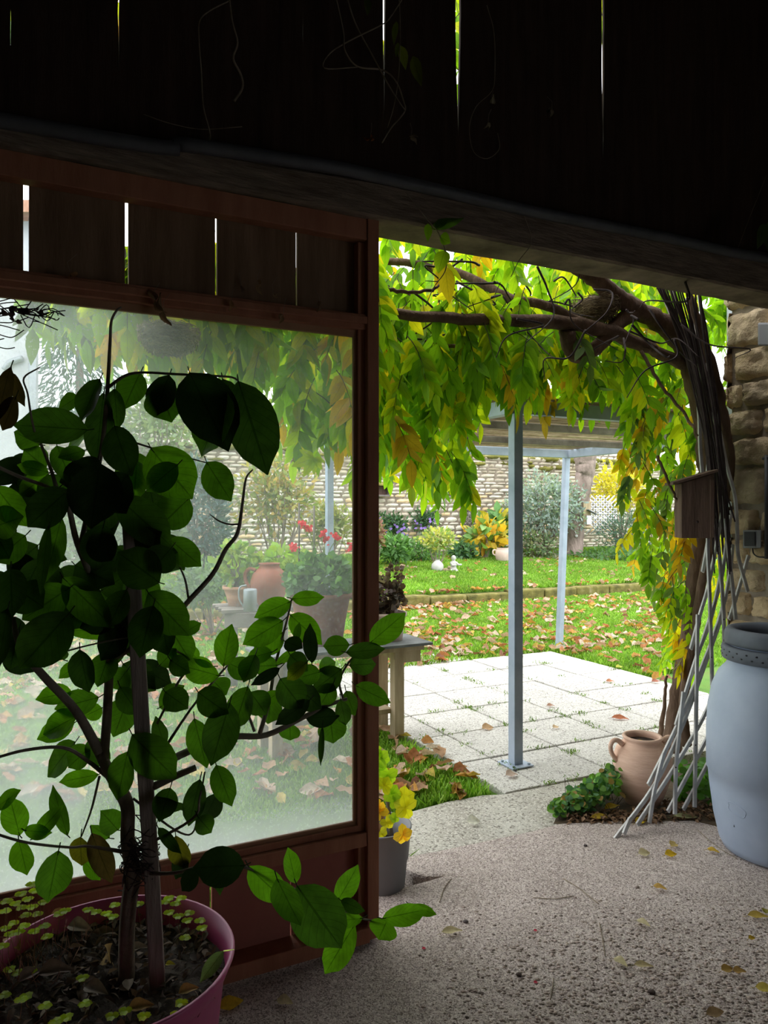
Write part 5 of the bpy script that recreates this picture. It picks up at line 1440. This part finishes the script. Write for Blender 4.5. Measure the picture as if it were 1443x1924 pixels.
for e in LV.split('|'):
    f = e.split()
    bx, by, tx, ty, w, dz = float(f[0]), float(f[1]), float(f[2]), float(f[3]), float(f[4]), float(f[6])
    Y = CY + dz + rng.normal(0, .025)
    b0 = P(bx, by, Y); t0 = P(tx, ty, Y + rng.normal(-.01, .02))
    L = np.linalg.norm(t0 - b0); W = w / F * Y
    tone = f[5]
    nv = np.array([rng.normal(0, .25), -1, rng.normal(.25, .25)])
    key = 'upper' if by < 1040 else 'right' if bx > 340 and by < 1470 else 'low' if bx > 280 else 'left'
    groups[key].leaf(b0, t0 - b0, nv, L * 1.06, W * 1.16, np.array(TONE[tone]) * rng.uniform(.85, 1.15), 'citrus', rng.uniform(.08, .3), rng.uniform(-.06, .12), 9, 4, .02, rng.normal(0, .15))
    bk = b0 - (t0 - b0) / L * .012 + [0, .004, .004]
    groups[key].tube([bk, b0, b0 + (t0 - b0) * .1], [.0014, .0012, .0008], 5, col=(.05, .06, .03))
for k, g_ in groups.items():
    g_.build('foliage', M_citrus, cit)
# dried tangle tied round the trunk
m = MB()
for i in range(70):
    a = rng.uniform(0, 6.28); r = rng.uniform(.02, .05)
    c0 = P(262, 1615 + rng.normal(0, 25), CY)
    m.tube(smoothpath([c0 + [r * math.cos(a + k), r * math.sin(a + k) * .8, rng.normal(0, .02)] for k in range(4)], 3), .0013, 4)
m.build('dried_tie', M_twig, cit)
# the stake is a post of its own
m = MB()
p0, p1 = P(297, 1868, CY - .02), P(243, 965, CY + .02)
m.tube([p0, P(286, 1650, CY), P(268, 1380, CY + .01), p1], .02, sq=(.040, .034), ref=(1, .3, 0))
tag(m.build('wooden_stake', M_stake, loc=p0, smooth=False, bevel=.003), 'square weathered wooden stake standing in the magenta tub beside the citrus trunk', 'stake')
# oxalis seedlings in the tub
ox = thing('clover_weeds', pc + [-.12, .1, ZR - .05], 'bright yellow-green clover-like weeds growing in the magenta tub', 'weeds')
m = MB(); stk = MB()
OX = [(12, 1694), (30, 1698), (10, 1712), (52, 1690), (60, 1705), (82, 1696), (66, 1674), (40, 1680), (48, 1720), (25, 1735), (70, 1718), (84, 1740), (35, 1752), (60, 1765), (20, 1755), (10, 1745), (88, 1760), (105, 1728), (122, 1712), (110, 1718), (165, 1710), (180, 1714), (200, 1717), (212, 1723), (215, 1701), (260, 1699), (310, 1695), (318, 1688), (340, 1688), (330, 1698), (318, 1715), (335, 1722), (355, 1716), (352, 1730), (376, 1730), (380, 1744), (348, 1762), (18, 1822), (35, 1828), (58, 1824), (8, 1870), (40, 1878), (50, 1872), (85, 1890), (155, 1838), (160, 1886), (235, 1900), (270, 1910), (330, 1908), (340, 1885), (125, 1912), (210, 1910), (105, 1920), (75, 1660), (60, 1662), (5, 1778), (45, 1740), (65, 1750), (40, 1706)]
for px, py in OX:
    Y = 1.95 - (py - 1690) / 230 * .42 if py > 1690 else 1.95
    if px < 130 and py < 1780: Y = rng.uniform(1.72, 1.92)
    p = P(px, py, Y)
    col = np.array([.46, .62, .04]) * rng.uniform(.75, 1.15)
    a = rng.uniform(0, 6.28)
    for k in range(3):
        aa = a + k * 2.09
        for s2 in (-.3, .3):
            m.leaf(p, (math.cos(aa + s2), math.sin(aa + s2), +.15), (0, -.5, 1), .016, .012, col, 'round', .1, .1, 3, 2)
    stk.tube(smoothpath([[p[0] + rng.normal(0, .008), p[1] + rng.normal(0, .01), ZR - .055], p - [0, 0, .02], p], 3), .0007, 4)
for i in range(90):
    p = pc + [rng.uniform(-.27, -.1), rng.uniform(-.05, .14), ZR - .05]
    stk.tube([p, p + [rng.normal(0, .02), rng.normal(0, .02), rng.uniform(.02, .07)]], .0007, 4)
m.build('foliage', M_wist, ox); 
redstem = surf('weed_stem', [(0.3, (.30, .12, .08)), (.7, (.42, .22, .14))], 20, .8)
stk.build('stems', redstem, ox)
# dead leaves on the tub soil
DL = [(120, 1740, .10, .8, 'pale curled dry leaf on the tub soil behind the weeds'), (150, 1760, .09, -.3, 'grey brown curled dry leaf on the tub soil left of the trunk'), (105, 1845, .10, .2, 'flat grey dry leaf on the tub soil in front'), (215, 1800, .10, 1.5, 'upright tan dry leaf leaning on the citrus trunk'), (262, 1800, .06, .3, 'brown dry leaf between the trunk and the stake'),
      (25, 1790, .09, -.8, 'broad dark dry leaf at the left of the tub'), (180, 1880, .08, -.4, 'brown curled leaf in the middle front of the tub'), (355, 1880, .06, .5, 'reddish dry leaf against the right tub wall'), (320, 1830, .03, 0, 'small yellow leaf right of the stake on the soil'), (265, 1912, .07, .3, 'grey green leaf at the front rim of the tub'), (60, 1850, .08, 1, 'dark brown leaf heap piece in front of the weeds'), (240, 1868, .06, 2, 'small dark curled leaf at the trunk foot')]
for px, py, L, a, lab in DL:
    Y = (CAMH - ZR + .045) * F / (py - HY)
    cc = [(.34, .27, .2), (.22, .17, .13), (.42, .27, .10), (.17, .12, .10)][rng.integers(4)]
    if 'yellow' in lab: cc = (.5, .45, .05)
    o = fallen(P(px, py, Y), a, L * .62, L * .30, cc, lab, curl=.8, lift=.012)
    if 'upright' in lab: o.rotation_euler = (0, -1.2, .4)
m = MB()
for i in range(650):
    a, r = rng.uniform(0, 6.28), .25 * math.sqrt(rng.random())
    m.leaf(pc + [r * math.cos(a), r * math.sin(a), ZR - .05 + rng.uniform(0, .02)], rng.normal(0, 1, 3) * [1, 1, .3], np.array([0, 0, 1]) + rng.normal(0, .5, 3), rng.uniform(.015, .04), rng.uniform(.008, .02), np.array([.10, .07, .05]) * rng.uniform(.4, 2.2), 'ovate', .5, .4, 3, 2)
tag(m.build('soil_litter', M_deadleaf), 'dark crumbled leaf litter covering the soil in the magenta tub', 'leaf litter', kind='stuff')
p = P(395, 1812, 1.62)
m = MB(); m.leaf(P(420, 1787, 1.66), P(385, 1832, 1.62) - P(420, 1787, 1.66), (0, -.8, .6), .075, .032, np.array([.10, .13, .09]), 'citrus', .4, .1, 7, 4)
m.tube([P(420, 1787, 1.66), P(440, 1784, 1.66)], [.0015, .001], 5)
tag(m.build('dropped_leaf', M_citrus), 'grey-green leaf hanging over the inside of the magenta tub rim', 'leaf')

# ================================================================== dry tendrils and debris on the dark front
def tendril(name, pts, r, label, o=-.02, cat='vine tendril', leaves=(), mat=None, group='dry vine tendrils'):
    t = thing(name, PO(pts[0][0], pts[0][1], o), label, cat, group)
    m = MB(); m.tube(smoothpath([PO(x, y, o + rng.normal(0, .01)) for x, y in pts], 5), r, 6); m.build('stem', mat or M_dry, t)
    if leaves:
        m = MB()
        for x, y, x2, y2, w, c_ in leaves:
            b0 = PO(x, y, o); e0 = PO(x2, y2, o - .01)
            m.leaf(b0, e0 - b0, (rng.normal(0, .3), -1, .3), np.linalg.norm(e0 - b0), w / F * b0[1], np.array(c_), 'ovate', .2, .15, 6, 4)
        m.build('leaves', M_wist, t)
    return t
M_dry = surf('dry_tendril', [(0.3, (.16, .12, .08)), (.7, (.32, .26, .18))], 20, .9)
M_crisp = leafmat('crisp_leaf', .3, (1.2, 1, .8), .7, 0, .2, .3, 60)
tendril('dry_tendril', [(430, -10), (436, 40), (446, 80), (438, 110), (452, 140), (455, 165), (440, 190)], [.003, .004, .005], 'thick pale dry tendril hanging at the top left of the dark boards')
tendril('dry_tendril', [(430, 2), (395, 20), (375, 40), (374, 80), (378, 130), (382, 200), (395, 255), (385, 275)], [.002, .002, .003], 'long thin dry tendril drooping down to the black pipe')
tendril('dry_tendril', [(270, 215), (320, 232), (380, 243), (455, 238)], .0012, 'fine horizontal dry tendril just above the black pipe')
tendril('green_tendril', [(630, -10), (645, 60), (648, 95), (672, 125), (720, 132), (745, 155), (758, 190), (760, 210), (735, 240), (718, 268)], [.003, .003, .0025], 'looping vine tendril at the top middle of the boards')
tendril('green_tendril', [(650, -10), (668, 45), (700, 105), (730, 160), (752, 195), (762, 208)], [.003, .003, .0025], 'straight slanting vine tendril crossing the loops at the top', leaves=[(745, 40, 738, 80, 14, (.10, .14, .03)), (752, 85, 764, 128, 22, (.14, .18, .03)), (776, 105, 790, 160, 24, (.14, .18, .03)), (748, 80, 743, 104, 10, (.10, .14, .03)), (690, -5, 692, 26, 16, (.10, .14, .03))])
tendril('green_tendril', [(755, 0), (735, 30), (720, 45), (660, 75), (620, 100), (610, 128), (672, 126)], [.002, .0025, .002], 'bowed vine tendril reaching left from the bright board seam')
tendril('dry_tendril', [(750, -5), (752, 60), (749, 140), (740, 200), (728, 240)], [.002, .002, .001], 'vertical thin tendril with narrow green leaflets by the board seam')
tendril('dry_tendril', [(915, 10), (928, 60), (930, 130), (925, 170), (895, 200), (882, 240), (890, 285), (915, 298), (938, 280), (935, 250)], .0014, 'large loop of thin dry tendril right of the widest board seam')
tendril('vine_shoot', [(740, 328), (770, 370), (805, 415), (825, 440), (838, 480), (836, 510), (815, 540), (800, 575)], [.0015, .002, .002, .0015], 'leafy green vine shoot trailing in over the lintel beam', -.075,
        leaves=[(815, 432, 878, 395, 34, (.06, .14, .04)), (814, 432, 842, 408, 22, (.10, .18, .06)), (804, 420, 805, 452, 18, (.12, .22, .02)), (826, 445, 848, 455, 30, (.14, .26, .02)), (836, 470, 822, 510, 34, (.22, .38, .02)), (836, 500, 845, 570, 34, (.40, .34, .02)), (838, 495, 875, 530, 14, (.3, .36, .02))], group='leafy shoots indoors')
tendril('dry_tendril', [(985, 405), (997, 440), (996, 462), (975, 490), (960, 520)], .0015, 'short dark tendril hooking down over the front of the lintel', -.075)
tendril('dry_tendril', [(1440, 330), (1412, 400), (1385, 470), (1362, 530)], .0008, 'thin straight thread slanting in front of the beam at the right', -.08)
t = tendril('vine_shoot', [(1450, 400), (1440, 430), (1436, 460)], .0012, 'green leaf on a shoot at the right photo edge by the beam', -.1, leaves=[(1436, 420, 1428, 465, 26, (.12, .2, .06)), (1445, 415, 1446, 470, 24, (.12, .2, .08))], group='leafy shoots indoors')
# crisp dead leaves caught in cobwebs
CR = [(696, 258, .03, (.40, .14, .04), 'curled orange dead leaf hanging in the dark beside the board seam'), (772, 258, .03, (.25, .19, .12), 'crumpled grey leaf in a cobweb right of the board seam'), (925, 195, .03, (.28, .26, .18), 'pale curled leaf scrap in the tendril loop'), (917, 230, .025, (.26, .22, .14), 'narrow dead leaf scrap below the tendril loop top'),
      (1037, 205, .03, (.24, .2, .14), 'dusty dead leaf scrap high on the right boards'), (132, 513, .03, (.30, .15, .06), 'small rust leaf caught above the window head at the left'), (292, 565, .045, (.26, .16, .09), 'dry curled leaf on the window head below the second board gap'), (308, 585, .05, (.24, .15, .09), 'twisted brown leaf dangling in front of the pane top'), (435, 565, .03, (.34, .19, .09), 'small tan curl on the window head in the middle'),
      (485, 535, .035, (.36, .24, .12), 'pale curled leaf in a cobweb below the third board gap'), (513, 552, .025, (.34, .22, .12), 'tiny curled leaf in a cobweb right of the third board gap'), (600, 575, .035, (.28, .18, .1), 'brown leaf scrap on the window head near the door stile'), (532, 592, .03, (.3, .2, .12), 'hanging leaf crumb at the right half of the window head'), (455, 545, .025, (.24, .16, .1), 'dark leaf crumb between the cobwebs over the window')]
for px, py, L, c_, lab in CR:
    m = MB()
    p = PO(px, py, -.05)
    for k in range(2):
        d = rng.normal(0, 1, 3) + [0, 0, -.6]
        m.leaf(p, d, rng.normal(0, 1, 3) + [0, -1, 0], L, L * .6, np.array(c_), 'ovate', .9, .6, 6, 4, .1, 1.2)
    m.tube([p, p + [rng.normal(0, .004), 0, .03], p + [rng.normal(0, .01), .02, .06]], .0006, 4, col=(.3, .25, .2))
    tag(m.build('dead_leaf', M_crisp, loc=p), lab, 'dead leaf', 'dead leaves caught in cobwebs')
# dusty cluster of dry stalks at the upper left of the pane
ds = thing('dry_stalks', PO(20, 595, -.06), 'dark clump of dry stalks and cobweb hanging over the upper left pane', 'dry stalks')
m = MB()
for i in range(26):
    x0, y0 = rng.uniform(-20, 85), 588 + rng.normal(0, 9)
    p = [PO(x0, y0, -.06), PO(x0 + rng.uniform(10, 30), y0 + rng.normal(0, 8), -.06), PO(x0 + rng.uniform(20, 55), y0 + rng.normal(2, 9), -.07)]
    m.tube(smoothpath(p, 3), .0016, 5)
for pts in ([(-10, 625), (10, 632), (25, 633), (45, 620)], [(-10, 650), (12, 655), (28, 653)], [(-10, 640), (8, 636)], [(-5, 570), (20, 590), (24, 605), (0, 606)]):
    m.tube(smoothpath([PO(x, y, -.06) for x, y in pts], 4), .0016, 5)
m.build('stalks', M_twig, ds)
m = MB()
for i in range(22):
    m.leaf(PO(rng.uniform(-10, 85), 588 + rng.normal(0, 7), -.065), rng.normal(0, 1, 3), (0, -1, 0), .02, .015, np.array([.07, .05, .05]), 'round', .6, .4, 4, 2)
m.build('husks', M_crisp, ds)

# ================================================================== small things on the floor
m = MB()
n = 0
while n < 1500:
    px, py = rng.uniform(760, 1443), rng.uniform(1660, 1924)
    wgt = min(1, max(0, (px - 760) / 420)) * min(1, max(0, (py - 1660) / 140))
    if rng.random() > wgt: continue
    p = G(px, py, 0)
    q = rng.uniform(.003, .008)
    k = rng.uniform(.45, 1.15)
    m.blob(p - [0, 0, q * .15], (q * rng.uniform(.8, 1.5), q, q * .55), 6, 4, .1, col=(k, k * .95, k * .9))
    n += 1
M_peb = surf('river_pebble', [(0.3, (0.30, 0.245, 0.22)), (0.7, (0.50, 0.42, 0.38))], 40, 0.85, vcol=1.0)
tag(m.build('exposed_gravel', M_peb), 'small exposed pebbles in the rough worn concrete of the near floor', 'gravel', kind='stuff')
for px, py, rr, c_, lab in [(875, 1733, .008, (.3, .3, .32), 'round dark grey pebble on the smooth concrete past the citrus tip'), (790, 1706, .005, (.4, .36, .33), 'small pebble on the concrete left of a bent stalk'), (1100, 1590, .007, (.2, .19, .2), 'dark stone chip on the concrete left of the trellis foot'), (1197, 1668, .007, (.9, .88, .85), 'whitish pebble on the concrete between the leaves'),
                            (1224, 1866, .009, (.25, .22, .22), 'dark pebble in the worn patch of concrete'), (975, 1833, .008, (.3, .27, .25), 'dark pebble on the middle of the near concrete')]:
    m = MB(); m.blob(G(px, py, 0) + [0, 0, rr * .5], (rr * 1.3, rr, rr * .7), 10, 7, .06, col=c_)
    tag(m.build('pebble', M_peb, loc=G(px, py, 0)), lab, 'pebble')
M_red = surf('red_petal', [(0.3, (.45, .02, .05)), (.7, (.6, .04, .08))], 20, .6)
for px, py, lab in [(1003, 1750, 'tiny red petal on the bright concrete right of the cream leaf'), (793, 1784, 'tiny red petal on the concrete below the citrus branch tip'), (1003, 1848, 'tiny red petal on the near concrete, lower of two')]:
    m = MB(); m.leaf(G(px, py, 0) + [0, 0, .003], (1, .3, .1), (0, -.3, 1), .014, .011, (1, 1, 1), 'round', .3, .2, 4, 2)
    tag(m.build('red_petal', M_red, loc=G(px, py, 0)), lab, 'petal')
for pts, lab in [([(826, 1697), (834, 1672), (848, 1652)], 'thin curved dry stalk on the concrete by the broken corner'), ([(1058, 1652), (1085, 1668), (1104, 1683), (1125, 1700)], 'thin dry stalk with a bud on the middle of the concrete'),
                 ([(1002, 1688), (1040, 1690), (1078, 1685)], 'thin straight twig lying across the middle concrete'), ([(1126, 1735), (1132, 1765), (1137, 1798)], 'pale thin twig lying towards the viewer on rough concrete'),
                 ([(1040, 1840), (1038, 1858), (1034, 1880)], 'short pale twig at the near edge of the rough concrete'), ([(1310, 1560), (1345, 1590), (1385, 1615)], 'long dry stem curving on the concrete beside the barrel foot')]:
    m = MB(); m.tube(smoothpath([G(x, y, 0) + [0, 0, .003] for x, y in pts], 5), .0016, 5)
    tag(m.build('dry_stalk', M_dry, loc=G(*pts[0], 0)), lab, 'stalk')
# weeds in the paving joints
m = MB()
for i in range(95):
    if rng.random() < .5: s_, o_ = 2.58 + .5 * rng.integers(0, 5), rng.uniform(.9, 3.8)
    else: s_, o_ = rng.uniform(2.4, 5.0), .875 + .5 * rng.integers(0, 7)
    nb_ = rng.integers(5, 26)
    for k in range(nb_):
        p = SO(s_ + rng.normal(0, .025), o_ + rng.normal(0, .025), 0)
        h = rng.uniform(.012, .035)
        m.leaf(p, np.array([rng.normal(0, .7), rng.normal(0, .7), 1]), rng.normal(0, 1, 3), h, .007, np.array([.15, .26, .04]) * rng.uniform(.6, 1.2), 'ovate', .1, .3, 2, 2)
tag(m.build('joint_weeds', M_grass), 'small green weeds and moss growing in the joints of the pale paving', 'weeds', kind='stuff')
